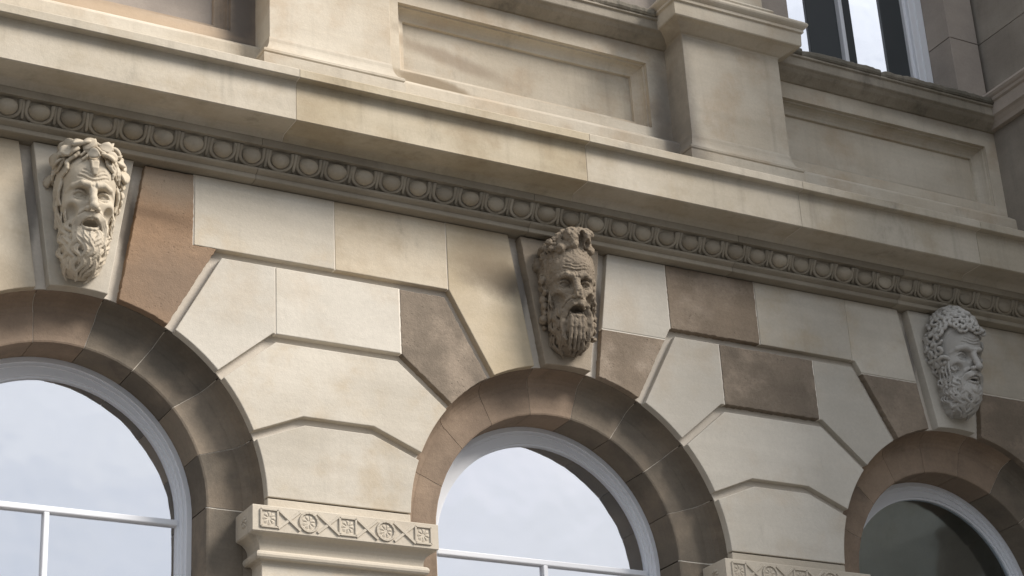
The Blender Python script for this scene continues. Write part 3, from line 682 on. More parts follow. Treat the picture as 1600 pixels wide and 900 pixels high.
# upper wall and windows
up = part('upper_wall')
edges_ = [XL]
for k in BAYS: edges_ += [k*B-0.77, k*B+0.77]
edges_.append(XR)
for a, b in zip(edges_[0::2], edges_[1::2]):
    for q in range(5):
        z0 = 3.90+0.55*q; box('stone_block', a, b, APY+0.0, 0.70, z0+0.003, z0+0.547, 'upper_grey', up, bev=0.003)
box('stone_block', XL, XR, APY, 0.70, 6.65, 7.6, 'upper', up)
def upper_window(cx):
    w = part('upper_window')
    y = 0.46
    for s_ in (-1, 1):
        a, b = sorted((cx+s_*0.769, cx+s_*0.63)); box('outer_frame', a, b, y, y+0.1, 3.89, 6.6, 'white_paint', w, bev=0.008)
        a, b = sorted((cx+s_*0.632, cx+s_*0.60)); box('frame_bead', a, b, y+0.03, y+0.11, 3.89, 6.6, 'white_paint', w, bev=0.005)
        a, b = sorted((cx+s_*0.70, cx+s_*0.69)); box('frame_bead', a, b, y-0.008, y+0.01, 3.89, 6.6, 'white_paint', w, bev=0.002)
    box('outer_frame', cx-0.63, cx+0.63, y, y+0.1, 6.5, 6.6, 'white_paint', w, bev=0.006)
    box('meeting_stile', cx-0.055, cx-0.02, y+0.02, y+0.1, 3.89, 6.5, 'white_paint', w, bev=0.005)
    # right leaf standing ajar, hinged on its outer edge
    for hx, spans, pane in ((cx+0.60, ((0.0, 0.17), (0.42, 0.60)), (0.17, 0.42)), (cx-0.056, ((0.0, 0.24), (0.46, 0.52)), (0.24, 0.46))):
     H = Vector((hx, y+0.06, 0)); a_ = R_(17)
     def hp(d, dy): return (H.x-d*math.cos(a_)+dy*math.sin(a_), H.y+d*math.sin(a_)+dy*math.cos(a_))
     for d0, d1 in spans:
        p = [hp(d0, 0), hp(d1, 0), hp(d1, 0.05), hp(d0, 0.05)]
        v = [(x, yy, 3.905) for x, yy in p] + [(x, yy, 6.49) for x, yy in p]
        obj('leaf_stile', v, [(0, 1, 2, 3), (7, 6, 5, 4)] + [(i, (i+1) % 4, 4+(i+1) % 4, 4+i) for i in range(4)], 'dark_paint', w, bev=0.004)
     p = [hp(pane[0], 0.025), hp(pane[1], 0.025)]
     obj('glass_pane', [(p[0][0], p[0][1], 3.905), (p[1][0], p[1][1], 3.905), (p[1][0], p[1][1], 6.49), (p[0][0], p[0][1], 6.49)], [(0, 1, 2, 3)], 'window_glass', w, recalc=False)
    v = []
    for i in range(41): v.append((cx-0.60+1.2*i/40, 0.80+0.02*math.sin(i*1.1), 0))
    V = [(x, yy, 3.92) for x, yy, _ in v] + [(x, yy, 6.5) for x, yy, _ in v]
    obj('curtain', V, [(i, i+1, 42+i, 41+i) for i in range(40)], 'curtain', w)
for k in BAYS: upper_window(k*B)
roof = part('roof'); box('roof_slab', XL, WING_X1, 0.3, 9, 7.6, 7.75, 'roof_lead', roof)
box('eaves_cornice', XL, XR, -0.25, 0.7, 7.601, 7.9, 'cornice', roof, bev=0.02)

# ------------------------------------------------------------------ projecting wing on the right
wing = part('projecting_wing')
nrow = 0; z = GZ
while z < 1.85:
    z1 = min(z+0.46, 1.895); n = 3
    ys = np.linspace(WING_Y, 0.5, n+1) + (0.35 if nrow % 2 else 0); ys[0] = WING_Y; ys[-1] = 0.5
    for a, b in zip(ys[:-1], ys[1:]): box('stone_block', XR, XR+0.5, a+0.001, b-0.001, z+0.001, z1-0.001, 'brown_grey' if (nrow*3+int(a*7)) % 4 == 0 else 'cream', wing, bev=0.003)
    z = z1; nrow += 1
nrow = 0; z = 3.95
while z < 7.55:
    z1 = z+0.52
    ys = np.linspace(WING_Y, 0.5, 4) + (0.35 if nrow % 2 else 0); ys[0] = WING_Y; ys[-1] = 0.5
    for a, b in zip(ys[:-1], ys[1:]): box('stone_block', XR+0.04, XR+0.5, a+0.002, b-0.002, z+0.002, z1-0.002, 'wing_stone', wing, bev=0.004)
    z = z1; nrow += 1
box('wing_body', XR+0.05, WING_X1, WING_Y+0.05, 5, GZ, 7.6, 'cream', wing)
def yextr(prof, y0, y1):     # prof = (x, z)
    n = len(prof); v = [(x, y0, z) for x, z in prof] + [(x, y1, z) for x, z in prof]
    return v, [tuple(range(n)), tuple(range(2*n-1, n-1, -1))] + [(i, (i+1) % n, n+(i+1) % n, n+i) for i in range(n)]
obj('wing_cornice', *yextr([(XR+y+0.0, z) for y, z in corona], WING_Y-0.38, -0.43), 'cornice', wing)
obj('wing_bed_moulding', *yextr([(XR+y, z) for y, z in bed], WING_Y-0.1, -0.16), 'bed_mould', wing)
box('wing_dado', XR, XR+0.4, WING_Y, 0.45, 2.50, 3.70, 'wing_stone', wing)
wc = [(0.3, 3.945), (-0.03, 3.935)] + [(-0.04-0.022*math.sin(t*math.pi), 3.932-0.062*t) for t in (0, 0.2, 0.5, 0.8, 1)] + [(-0.036, 3.85), (-0.02, 3.838), (-0.018, 3.745), (0.0, 3.73), (0.02, 3.70), (0.03, 3.672), (0.3, 3.672)]
wc = [(XR+x-0.075, z) for x, z in wc]
obj('wing_cap', *yextr(wc, WING_Y-0.15, 0.44), 'upper_grey', wing)

# ------------------------------------------------------------------ carved heads: distance fields turned into meshes
class Vol:
    """signed distance volume; local frame: x right, y out from the wall, z up"""
    def __init__(s, lo, hi, h):
        s.lo = np.array(lo, float); s.h = h; s.n = [int(math.ceil((b-a)/h))+1 for a, b in zip(lo, hi)]
        s.a = np.full(s.n, 0.25, np.float32)
    def sub(s, lo, hi):
        i0 = [max(0, int((l-o)/s.h)) for l, o in zip(lo, s.lo)]; i1 = [min(n, int((q-o)/s.h)+2) for q, o, n in zip(hi, s.lo, s.n)]
        if any(b <= a for a, b in zip(i0, i1)): return None
        sl = tuple(slice(a, b) for a, b in zip(i0, i1))
        g = [(s.lo[d]+s.h*np.arange(i0[d], i1[d])).astype(np.float32).reshape([-1 if q == d else 1 for q in range(3)]) for d in range(3)]
        return sl, g
    def put(s, sl, d, k, cut=False):
        a = s.a[sl]
        if cut:
            d = -d
            s.a[sl] = np.maximum(a, d) + (np.maximum(k-np.abs(a-d), 0)**2/(4*k) if k > 0 else 0)
        else: s.a[sl] = np.minimum(a, d) - (np.maximum(k-np.abs(a-d), 0)**2/(4*k) if k > 0 else 0)
    def ell(s, c, r, k=0.02, cut=False, rz=0.0, rx=0.0):
        c = np.array(c, float); m = max(r)+k+0.02; q = s.sub(c-m, c+m)
        if q is None: return
        sl, (x, y, z) = q; x = x-c[0]; y = y-c[1]; z = z-c[2]
        if rz: ca, sa = math.cos(rz), math.sin(rz); x, z = x*ca+z*sa, -x*sa+z*ca      # turn in the x-z plane
        if rx: ca, sa = math.cos(rx), math.sin(rx); y, z = y*ca+z*sa, -y*sa+z*ca      # turn in the y-z plane
        k0 = np.sqrt((x/r[0])**2+(y/r[1])**2+(z/r[2])**2); k1 = np.sqrt((x/r[0]**2)**2+(y/r[1]**2)**2+(z/r[2]**2)**2)+1e-6
        s.put(sl, k0*(k0-1)/k1, k, cut)
    def cap(s, p, q_, r1, r2, k=0.008, cut=False):
        p, q_ = np.array(p, float), np.array(q_, float); m = max(r1, r2)+k+0.012
        q = s.sub(np.minimum(p, q_)-m, np.maximum(p, q_)+m)
        if q is None: return
        sl, (x, y, z) = q; d = q_-p; L = float(d@d)+1e-9
        t = np.clip(((x-p[0])*d[0]+(y-p[1])*d[1]+(z-p[2])*d[2])/L, 0, 1)
        s.put(sl, np.sqrt((x-p[0]-t*d[0])**2+(y-p[1]-t*d[1])**2+(z-p[2]-t*d[2])**2)-(r1+(r2-r1)*t), k, cut)
    def strand(s, pts, r1, r2, k=0.006, cut=False, fat=True):
        n = len(pts)-1
        for i in range(n):
            ra = r1+(r2-r1)*i/n; rb = r1+(r2-r1)*(i+1)/n
            s.cap(pts[i], pts[i+1], ra, rb, k, cut)
    def front(s, x, z, dflt=0.2):
        i = int(round((x-s.lo[0])/s.h)); k = int(round((z-s.lo[2])/s.h))
        if not (0 <= i < s.n[0] and 0 <= k < s.n[2]): return dflt
        c = np.nonzero(s.a[i, :, k] < 0)[0]
        return s.lo[1]+s.h*c[-1] if len(c) else dflt
    def noise(s, amp, cell, seed):
        rg_ = np.random.default_rng(seed); n = [int(m*s.h/cell)+3 for m in s.n]; G_ = rg_.random(n).astype(np.float32)-0.5
        idx = [np.arange(m)*s.h/cell for m in s.n]; out = G_
        for d in range(3):
            i0 = idx[d].astype(int); fr = idx[d]-i0; fr = (fr*fr*(3-2*fr)).astype(np.float32)
            shp = [1, 1, 1]; shp[d] = -1
            out = np.take(out, i0, axis=d)*(1-fr.reshape(shp)) + np.take(out, i0+1, axis=d)*fr.reshape(shp)
        s.a += out*amp*2
    def mesh(s):
        a = s.a.copy()
        for d in range(3):          # close the volume at its border
            for e in (0, -1):
                ix = [slice(None)]*3; ix[d] = e; a[tuple(ix)] = np.maximum(a[tuple(ix)], 0.01)
        ins = a < 0
        acc = np.zeros([m-1 for m in a.shape]+[3], np.float32); cnt = np.zeros([m-1 for m in a.shape], np.float32)
        quads = []
        for d in range(3):
            A = [slice(None)]*3; Bq = [slice(None)]*3; A[d] = slice(0, -1); Bq[d] = slice(1, None)
            a0, a1 = a[tuple(A)], a[tuple(Bq)]; cr_ = np.argwhere((a0 < 0) != (a1 < 0))
            if not len(cr_): continue
            v0 = a0[tuple(cr_.T)]; v1 = a1[tuple(cr_.T)]; t = v0/(v0-v1)
            P_ = cr_.astype(np.float32); P_[:, d] += t
            o1, o2 = [(1, 2), (2, 0), (0, 1)][d]
            cells = []
            for da, db in ((0, 0), (-1, 0), (-1, -1), (0, -1)):
                c = cr_.copy(); c[:, o1] += da; c[:, o2] += db
                ok = np.all((c >= 0) & (c < np.array(acc.shape[:3])), axis=1)
                np.add.at(acc, tuple(c[ok].T), P_[ok]); np.add.at(cnt, tuple(c[ok].T), 1); cells.append((c, ok))
            ok = cells[0][1] & cells[1][1] & cells[2][1] & cells[3][1]
            Q = np.stack([c for c, _ in cells], 1)[ok]; fl = (v0 < 0)[ok]
            Q[~fl] = Q[~fl][:, ::-1]
            quads.append(Q)
        Q = np.concatenate(quads); m = cnt > 0
        ids = -np.ones(cnt.shape, int); ids[m] = np.arange(m.sum())
        V = acc[m]/cnt[m][:, None]*s.h+s.lo
        return V, ids[Q[..., 0], Q[..., 1], Q[..., 2]]

def sdf_obj(name, vol, mat, parent, tilt, relax=0):
    V, F_ = vol.mesh()
    for _ in range(relax):           # light smoothing of the cell vertices
        acc = np.zeros_like(V); cnt = np.zeros(len(V))
        for a, b in ((0, 1), (1, 2), (2, 3), (3, 0)):
            np.add.at(acc, F_[:, a], V[F_[:, b]]); np.add.at(acc, F_[:, b], V[F_[:, a]]); np.add.at(cnt, F_[:, a], 1); np.add.at(cnt, F_[:, b], 1)
        V = V*0.5+0.5*acc/np.maximum(cnt, 1)[:, None]
    ca, sa = math.cos(tilt), math.sin(tilt)
    X, Y, Z = V[:, 0], V[:, 1]*ca+V[:, 2]*sa, -V[:, 1]*sa+V[:, 2]*ca
    W_ = np.stack([X, -Y, Z], 1); F_ = F_[:, ::-1]
    me = bpy.data.meshes.new(name); me.vertices.add(len(W_)); me.vertices.foreach_set('co', W_.astype(np.float32).ravel())
    me.loops.add(len(F_)*4); me.loops.foreach_set('vertex_index', F_.astype(np.int32).ravel())
    me.polygons.add(len(F_)); me.polygons.foreach_set('loop_start', np.arange(len(F_), dtype=np.int32)*4)
    me.polygons.foreach_set('use_smooth', np.ones(len(F_), bool)); me.update(calc_edges=True)
    bm = bmesh.new(); bm.from_mesh(me); bmesh.ops.recalc_face_normals(bm, faces=bm.faces); bm.to_mesh(me); bm.free()
    me.materials.append(MATS[mat]); o = bpy.data.objects.new(name, me); COL.objects.link(o); o.parent = parent
    return o

HV = 0.0032
def face(open_=1.0, brow=1.0, broken=False, nose_w=1.0):
    v = Vol((-0.21, -0.03, -0.30), (0.21, 0.40, 0.36), HV)
    v.ell((0, 0.06, 0.10), (0.158, 0.195, 0.235), 0)                     # skull
    v.ell((0, 0.115, -0.03), (0.132, 0.145, 0.225), 0.05)                # face
    v.ell((0, 0.13, -0.17), (0.098, 0.118, 0.105), 0.05)                 # jaw
    v.ell((0, 0.165, 0.115), (0.118, 0.082, 0.085), 0.05)                # forehead
    for s_ in (-1, 1):
        v.ell((s_*0.082, 0.172, -0.048), (0.046, 0.062, 0.040), 0.04)    # cheekbone
        v.ell((s_*0.063, 0.262, 0.008), (0.052, 0.060, 0.037), 0.010, cut=True)   # socket
        v.cap((s_*0.030, 0.268, 0.014), (s_*0.036, 0.255, -0.02), 0.018, 0.014, 0.014, cut=True)  # inner corner
        v.strand([(s_*0.018, 0.262+0.004*brow, 0.044+0.006*brow), (s_*0.058, 0.260, 0.060), (s_*0.098, 0.218, 0.052), (s_*0.118, 0.182, 0.030)], 0.0195, 0.012, 0.008)  # brow
        v.ell((s_*0.062, 0.190, 0.008), (0.040, 0.036, 0.034), 0.001)    # eyeball
        def lid(zs, th):
            pts = []
            for t, z in zs:
                x = 0.024+0.078*t; pts.append((s_*x, 0.192+0.043*math.sqrt(max(0.02, 1-((x-0.062)/0.043)**2-((z-0.008)/0.037)**2)), z))
            v.strand(pts, th, th, 0.0015)
        lid(((0.03, 0.006), (0.2, 0.020), (0.4, 0.027), (0.6, 0.027), (0.8, 0.020), (0.98, 0.004)), 0.0080)
        lid(((0.03, 0.003), (0.2, -0.008), (0.4, -0.014), (0.6, -0.014), (0.8, -0.009), (0.98, 0.002)), 0.0066)
        v.strand([(s_*0.040, 0.232, -0.024), (s_*0.062, 0.226, -0.034), (s_*0.086, 0.208, -0.024)], 0.007, 0.004, 0.012)   # bag under the eye
        v.strand([(s_*0.034, 0.262, -0.082), (s_*0.058, 0.240, -0.10), (s_*0.075, 0.222, -0.13)], 0.010, 0.008, 0.015)  # fold beside the nose
        v.ell((s_*0.098, 0.215, -0.085), (0.026, 0.03, 0.035), 0.03, cut=True)   # hollow cheek
        v.ell((s_*0.150, 0.085, -0.015), (0.022, 0.034, 0.052), 0.010)   # ear
        v.ell((s_*0.165, 0.100, -0.008), (0.012, 0.016, 0.026), 0.006, cut=True)
    v.strand([(0, 0.250, 0.050), (0, 0.268, 0.018), (0, 0.297, -0.035), (0, 0.318, -0.070)], 0.0175*nose_w, 0.021*nose_w, 0.014)   # nose
    if not broken:
        v.ell((0, 0.322, -0.078), (0.024*nose_w, 0.022, 0.020), 0.010)
        for s_ in (-1, 1):
            v.ell((s_*0.026*nose_w, 0.290, -0.084), (0.0165, 0.022, 0.016), 0.008)
            v.ell((s_*0.014, 0.308, -0.099), (0.0075, 0.012, 0.009), 0.003, cut=True)
    else:
        v.ell((0.004, 0.342, -0.085), (0.03, 0.028, 0.05), 0.006, cut=True)
        v.ell((0.018, 0.287, -0.084), (0.020, 0.024, 0.017), 0.008); v.ell((-0.018, 0.287, -0.084), (0.020, 0.024, 0.017), 0.008)
    # mouth
    v.ell((0, 0.235, -0.155), (0.055, 0.045, 0.045), 0.03)
    v.ell((0, 0.275, -0.158), (0.045, 0.060, 0.008+0.019*open_), 0.006, cut=True)
    lo = -0.158-0.010-0.021*open_
    v.strand([(-0.044, 0.242, lo+0.016), (-0.022, 0.266, lo+0.002), (0, 0.272, lo), (0.022, 0.266, lo+0.002), (0.044, 0.242, lo+0.016)], 0.009, 0.009, 0.006)   # lower lip
    up_ = -0.158+0.010+0.017*open_
    v.strand([(-0.044, 0.244, up_-0.014), (-0.020, 0.270, up_+0.002), (0, 0.276, up_), (0.020, 0.270, up_+0.002), (0.044, 0.244, up_-0.014)], 0.0085, 0.0085, 0.006)
    v.ell((0, 0.225, -0.158), (0.04, 0.03, 0.012), 0.01, cut=True) if open_ > 0.7 else None
    for zf, w_ in ((0.092, 0.080), (0.112, 0.070), (0.130, 0.055)):      # forehead furrows
        pts = []
        for t in range(13):
            x = w_*(t/6-1); z = zf-0.009*math.cos((t/6-1)*3.1)*brow; pts.append((x, v.front(x, z)+0.002, z))
        v.strand(pts, 0.0042, 0.0042, 0.006, cut=True)
    for s_ in (-1, 1):
        v.strand([(s_*0.009, v.front(s_*0.009, z)+0.002, z) for z in (0.045, 0.055, 0.065, 0.076)], 0.0045, 0.003, 0.005, cut=True)   # frown
    return v
def beard(seed, zend, wid=0.125, curl=0.010, thick=0.0115, n_rows=4, tipx=0.0, depth=0.235, fine=1.0):
    rg_ = random.Random(seed); v = Vol((-0.22, -0.03, zend-0.05), (0.22, 0.38, 0.06), HV)
    L = -0.13-zend
    def surf(u_, t, lift=0.0):
        t = max(t, 0.0); w_ = wid*(1.02-0.10*t-0.46*t**3); a = u_*1.45
        x = math.sin(a)*(w_+lift)+tipx*t*t; y = 0.045+(depth-0.045+0.035*math.sin(t*3.1)-0.075*t**2.5+lift)*max(0.0, math.cos(a))**0.8
        return (x, y, -0.135-L*t)
    for t in np.linspace(0.04, 0.84, 8):               # body of the beard
        w_ = wid*(1.02-0.10*t-0.46*t**3); d = depth+0.035*math.sin(t*3.1)-0.075*t**2.5
        v.ell((tipx*t*t, d*0.44, -0.135-L*t), (w_*1.01, d*0.568, L*0.085+0.012), 0.016)
    v.ell((0, 0.27, -0.158), (0.05, 0.06, 0.036), 0.012, cut=True)
    def lock(f_, w_, th):
        """a flame-shaped lock: three strands that leave side by side and meet in a hooked tip"""
        for s_ in (-1, 0, 1):
            pts = []
            for j in range(10):
                q = j/9; u0, t0_, l0 = f_(q)
                pts.append(surf(max(-1.08, min(1.08, u0+s_*w_*(1-q)**0.7)), t0_, l0+(0.004 if s_ == 0 else 0)))
            v.strand(pts, th, th*0.45, 0.0025)
    for s_ in (-1, 1):                                 # whiskers in front of the ear
        for q in range(7):
            x0 = 0.126+rg_.uniform(-0.008, 0.014); y0 = 0.09+q*0.015
            v.strand([(s_*(x0+0.006*math.sin(j*1.7+q*0.8)), y0+0.009*math.sin(j*1.5+q*0.7)+0.010*j/5, 0.0-0.034*j-0.005*q) for j in range(6)], thick*0.85, thick*0.5, 0.003)
    for row in range(n_rows):
        t0 = 0.02+row*(0.86/n_rows); m = int((12-1.0*row)*fine)
        for i in range(m):
            u_ = (i+0.5+(0.5 if row % 2 else 0))/m*2-1
            if abs(u_) > 1.0: continue
            ts = 0.17 if (row == 0 and abs(u_) < 0.30) else t0+rg_.uniform(-0.03, 0.03)
            ln = rg_.uniform(0.30, 0.38)*(4/n_rows)**0.6; sg = (1 if u_ > 0 else -1)*(1 if (row+i) % 3 else -1)
            amp = curl/wid*rg_.uniform(0.9, 1.3); ph = rg_.uniform(-0.4, 0.4)
            f_ = lambda q, u_=u_, ts=ts, ln=ln, sg=sg, amp=amp, ph=ph: (u_*(1-0.14*q)+sg*amp*(math.sin(ph+5.6*q)*(0.55+0.8*q)), min(ts+ln*q, 1.05), 0.003+0.010*max(0.0, math.sin(min(1, q*1.15)*math.pi))**0.8)
            lock(f_, 0.080/fine, thick*rg_.uniform(0.9, 1.1))
    return v, surf, rg_
def moustache(v, droop=1.0, thick=0.010, spread=1.0, n=8):
    for s_ in (-1, 1):
        for q in range(n):
            f_ = q/(n-1); z0 = -0.108-0.020*f_; o_ = 0.022*(1-f_); wv = 0.004*math.sin(q*2.1)
            pts = [(s_*0.005, 0.292-0.006*f_, z0+0.006), (s_*(0.028+o_*0.5), 0.290-0.010*(1-f_), z0-0.002+0.004*(1-f_)), (s_*(0.050*spread+o_), 0.266, z0-0.020*droop),
                   (s_*(0.064*spread+o_+wv), 0.248, z0-0.052*droop), (s_*(0.068*spread+o_-wv), 0.242, z0-0.092*droop), (s_*(0.058*spread+o_+2*wv), 0.243, z0-0.132*droop-0.008*(q % 3))]
            v.strand(pts, thick*0.68, thick*0.42, 0.002)
def leaf_mesh(L=0.075, w=0.030, bend=0.35, cup=0.25):
    nu, nv = 7, 5; top, bot = [], []
    for i in range(nu):
        t = i/(nu-1); hw = w*math.sin(math.pi*min(1, t*0.92+0.06))**0.8*(1.0 if 0 < i < nu-1 else 0.25)
        for j in range(nv):
            q = j/(nv-1)*2-1; x = q*hw; z = t*L; y = bend*L*math.sin(t*2.2)*0.5+cup*abs(q)*hw+(0.004 if j == nv//2 else 0)
            top.append((x, y+0.007, z)); bot.append((x, y-0.007, z))
    v = top+bot; n = nu*nv; fcs = []
    for i in range(nu-1):
        for j in range(nv-1):
            a = i*nv+j; fcs.append((a, a+1, a+nv+1, a+nv)); fcs.append((n+a+nv, n+a+nv+1, n+a+1, n+a))
    ring = [j for j in range(nv)] + [i*nv+nv-1 for i in range(1, nu)] + [(nu-1)*nv+j for j in range(nv-2, -1, -1)] + [i*nv for i in range(nu-2, 0, -1)]
    for a, b in zip(ring, ring[1:]+ring[:1]): fcs.append((a, n+a, n+b, b))
    return v, fcs
def place_leaf(src, name, parent, p, n_, d, scl, mat, tilt, roll=0.0):
    """p base, n_ outward normal, d growing direction, in the head's local frame"""
    n_ = Vector(n_).normalized(); d = Vector(d); d = (d-n_*d.dot(n_)).normalized(); x = d.cross(n_)*-1
    Mx = Matrix((x, n_, d)).transposed() @ Matrix.Rotation(roll, 3, 'Z')
    T = Matrix(((1, 0, 0), (0, -math.cos(tilt), -math.sin(tilt)), (0, -math.sin(tilt), math.cos(tilt))))   # local to world axes
    q = T @ Vector(p); A = (T @ Mx)
    if src is None:
        v, fcs = leaf_mesh(); o = obj(name, v, fcs, mat, parent, smooth=True)
    else:
        o = bpy.data.objects.new(name, src.data); COL.objects.link(o); o.parent = parent
    o.matrix_local = Matrix.Translation(q) @ A.to_4x4() @ Matrix.Diagonal((scl, scl, scl, 1))
    return o
def skull_pt(az, el, lift=0.0):
    """point on the hair cap: az 0 = front, + = right; el up"""
    x, y, z = math.sin(az)*math.cos(el), math.cos(az)*math.cos(el), math.sin(el)
    r_ = (0.172+lift, 0.205+lift, 0.245+lift)
    return (x*r_[0], 0.06+y*r_[1], 0.10+z*r_[2]), Vector((x/r_[0], y/r_[1], z/r_[2])).normalized()
TILT_H = R_(9)
def head_root(name, x, z, label):
    return tag(empty(name, None, (x, -0.018, z)), label, 'carving', 'carved heads on the arch keystones')

# --- first head: leaf wreath, open mouth, long waved beard
h1 = head_root('carved_head', 0.0, 1.538, 'pale stone bearded head with leaf wreath and wide open mouth, brown block beside it')
fv = face(1.0, 1.3); sdf_obj('face', fv, 'head_cream', h1, TILT_H)
bv, sf, rgb = beard(3, -0.425, 0.128, 0.012, 0.0082, 4, tipx=-0.02); moustache(bv, 1.05); sdf_obj('beard', bv, 'head_cream', h1, TILT_H)
hv = Vol((-0.24, -0.03, -0.28), (0.24, 0.37, 0.42), HV); rgh = random.Random(11)
hv.ell((0, 0.05, 0.11), (0.168, 0.195, 0.245), 0); hv.ell((0, 0.25, 0.0), (0.135, 0.20, 0.155), 0.02, cut=True)
for i in range(46):
    az = rgh.uniform(-1.9, 1.9); el = rgh.uniform(0.35, 1.35); pts = []
    ph = rgh.uniform(0, 6)
    for j in range(6):
        p, n_ = skull_pt(az+0.10*math.sin(ph+j)+0.04*j*(1 if az > 0 else -1), el-0.075*j, 0.004+0.008*math.sin(j/5*3.1)); pts.append(p)
    hv.strand(pts, 0.014, 0.007, 0.004)
for s_ in (-1, 1):                                   # waved locks down the temples
    for q in range(12):
        y0 = 0.02+q*0.011; n = 8 if q < 8 else 5
        hv.strand([(s_*(0.150+0.010*math.sin(j*1.15+q*0.5)-0.004*max(0, j-4)), y0+0.014*math.sin(j*1.3+q*0.6)+0.006*j, 0.11-0.036*j-0.004*(q % 3)) for j in range(n)], 0.011, 0.006, 0.002)
for q in range(5):                                   # forelock
    x0 = -0.02+0.011*q; hv.strand([(x0, 0.225, 0.215), (x0*0.8+0.006*math.sin(q), 0.262, 0.185), (x0*0.6, 0.272, 0.150), (x0*0.35+0.004, 0.270, 0.118)], 0.010, 0.005, 0.004)
sdf_obj('hair', hv, 'head_cream', h1, TILT_H)
leaf0 = None; rl = random.Random(4)
def wreath(parent, mat, spots, tilt):
    global leaf0
    for az, el, gx, gz, sc, ro in spots:
        p, n_ = skull_pt(az, el, 0.010); d = (gx, 0.15, gz)
        o = place_leaf(leaf0, 'wreath_leaf', parent, p, n_, d, sc, mat, tilt, ro)
        if leaf0 is None: leaf0 = o
sp = []
for i in range(17):                                  # two staggered rows of leaves round the brow, sweeping away from the forelock
    az = -1.75+3.5*i/16; s_ = 1 if az > 0 else -1
    for row in range(2):
        if abs(az) < 0.14 and row == 0: continue
        el = 0.66+0.30*row-0.16*abs(az)**1.5+rl.uniform(-0.05, 0.05)
        sp.append((az+rl.uniform(-0.06, 0.06), el, s_*rl.uniform(0.4, 1.0)*(-1 if row == 0 and rl.random() < 0.4 else 1), rl.uniform(-0.5, 0.8), rl.uniform(0.95, 1.35), rl.uniform(-0.8, 0.8)))
for q in range(6):                                   # a trail of leaves down the far temple
    sp.append((1.25+0.06*q, 0.35-0.17*q, 0.4, -1.0, 0.72, rl.uniform(-0.6, 0.6)))
wreath(h1, 'head_cream', sp, TILT_H)

h1.rotation_euler = (0, 0, -R_(5))
# --- second head: weathered, berries and lumps of foliage, hole in the crown
h2 = head_root('carved_head', 3.0, 1.538, 'weathered brown bearded head with eroded wreath and broken crown on the middle keystone')
fv = face(1.35, 0.8, broken=True, nose_w=1.05); fv.noise(0.0022, 0.025, 1); fv.noise(0.0022, 0.010, 2); sdf_obj('face', fv, 'head_brown', h2, TILT_H)
bv, sf, rgb = beard(8, -0.40, 0.134, 0.010, 0.0115, 3, depth=0.225, fine=0.75); moustache(bv, 1.5, 0.013, 1.05)
for x0 in (-0.035, -0.012, 0.012, 0.034): bv.strand([(x0, 0.262, -0.20), (x0*1.1, 0.268, -0.26), (x0*1.2, 0.262, -0.33), (x0*1.1, 0.235, -0.39)], 0.015, 0.008, 0.006)
bv.strand([(0.052, 0.275, -0.15), (0.068, 0.268, -0.21), (0.074, 0.258, -0.28), (0.066, 0.25, -0.33)], 0.013, 0.010, 0.004, cut=True)
bv.noise(0.004, 0.02, 3); sdf_obj('beard', bv, 'head_brown', h2, TILT_H)
hv = Vol((-0.26, -0.03, -0.30), (0.26, 0.37, 0.42), HV); rgh = random.Random(21)
hv.ell((0, 0.05, 0.115), (0.172, 0.20, 0.25), 0); hv.ell((0.02, 0.27, 0.03), (0.15, 0.20, 0.15), 0.03, cut=True)
for i in range(42):                                  # berries and stubs of leaves, thick on the shaded side
    az = rgh.uniform(-1.8, 0.5) if i < 34 else rgh.uniform(0.5, 1.7); el = 0.95-0.30*abs(az)+rgh.uniform(-0.25, 0.3)
    p, n_ = skull_pt(az, el, 0.006); rr = rgh.uniform(0.018, 0.036); hv.ell(p, (rr, rr*rgh.uniform(0.7, 1.1), rr*rgh.uniform(0.8, 1.2)), 0.006)
for az, el in ((-0.75, 0.62), (-0.45, 0.85)):          # a flower with blunt petals
    p, n_ = skull_pt(az, el, 0.03); hv.ell(p, (0.016, 0.016, 0.016), 0.004)
    for q in range(5):
        a = q*1.256+0.3; hv.ell((p[0]+0.034*math.cos(a), p[1]-0.004, p[2]+0.034*math.sin(a)), (0.021, 0.016, 0.019), 0.004)
for q in range(9):                                   # berries trailing down the side
    hv.ell((-0.158+rgh.uniform(-0.014, 0.010), 0.10+rgh.uniform(-0.03, 0.03), 0.09-0.040*q), (rgh.uniform(0.014, 0.026), 0.03, rgh.uniform(0.016, 0.03)), 0.008)
    hv.ell((0.160, 0.08, 0.07-0.045*q), (0.018, 0.03, 0.022), 0.006)
hv.ell((0.045, 0.17, 0.335), (0.10, 0.08, 0.045), 0.02)
hv.ell((0.085, 0.205, 0.300), (0.028, 0.05, 0.062), 0.01); hv.ell((-0.005, 0.20, 0.335), (0.045, 0.04, 0.042), 0.012); hv.ell((-0.02, 0.225, 0.315), (0.045, 0.035, 0.05), 0.01); hv.ell((0.050, 0.255, 0.290), (0.022, 0.060, 0.060), 0.005, cut=True); hv.ell((0.082, 0.25, 0.262), (0.016, 0.04, 0.03), 0.005, cut=True)
hv.noise(0.006, 0.02, 5); hv.noise(0.003, 0.01, 6); sdf_obj('wreath', hv, 'head_brown', h2, TILT_H)

h2.rotation_euler = (0, 0, -R_(13))
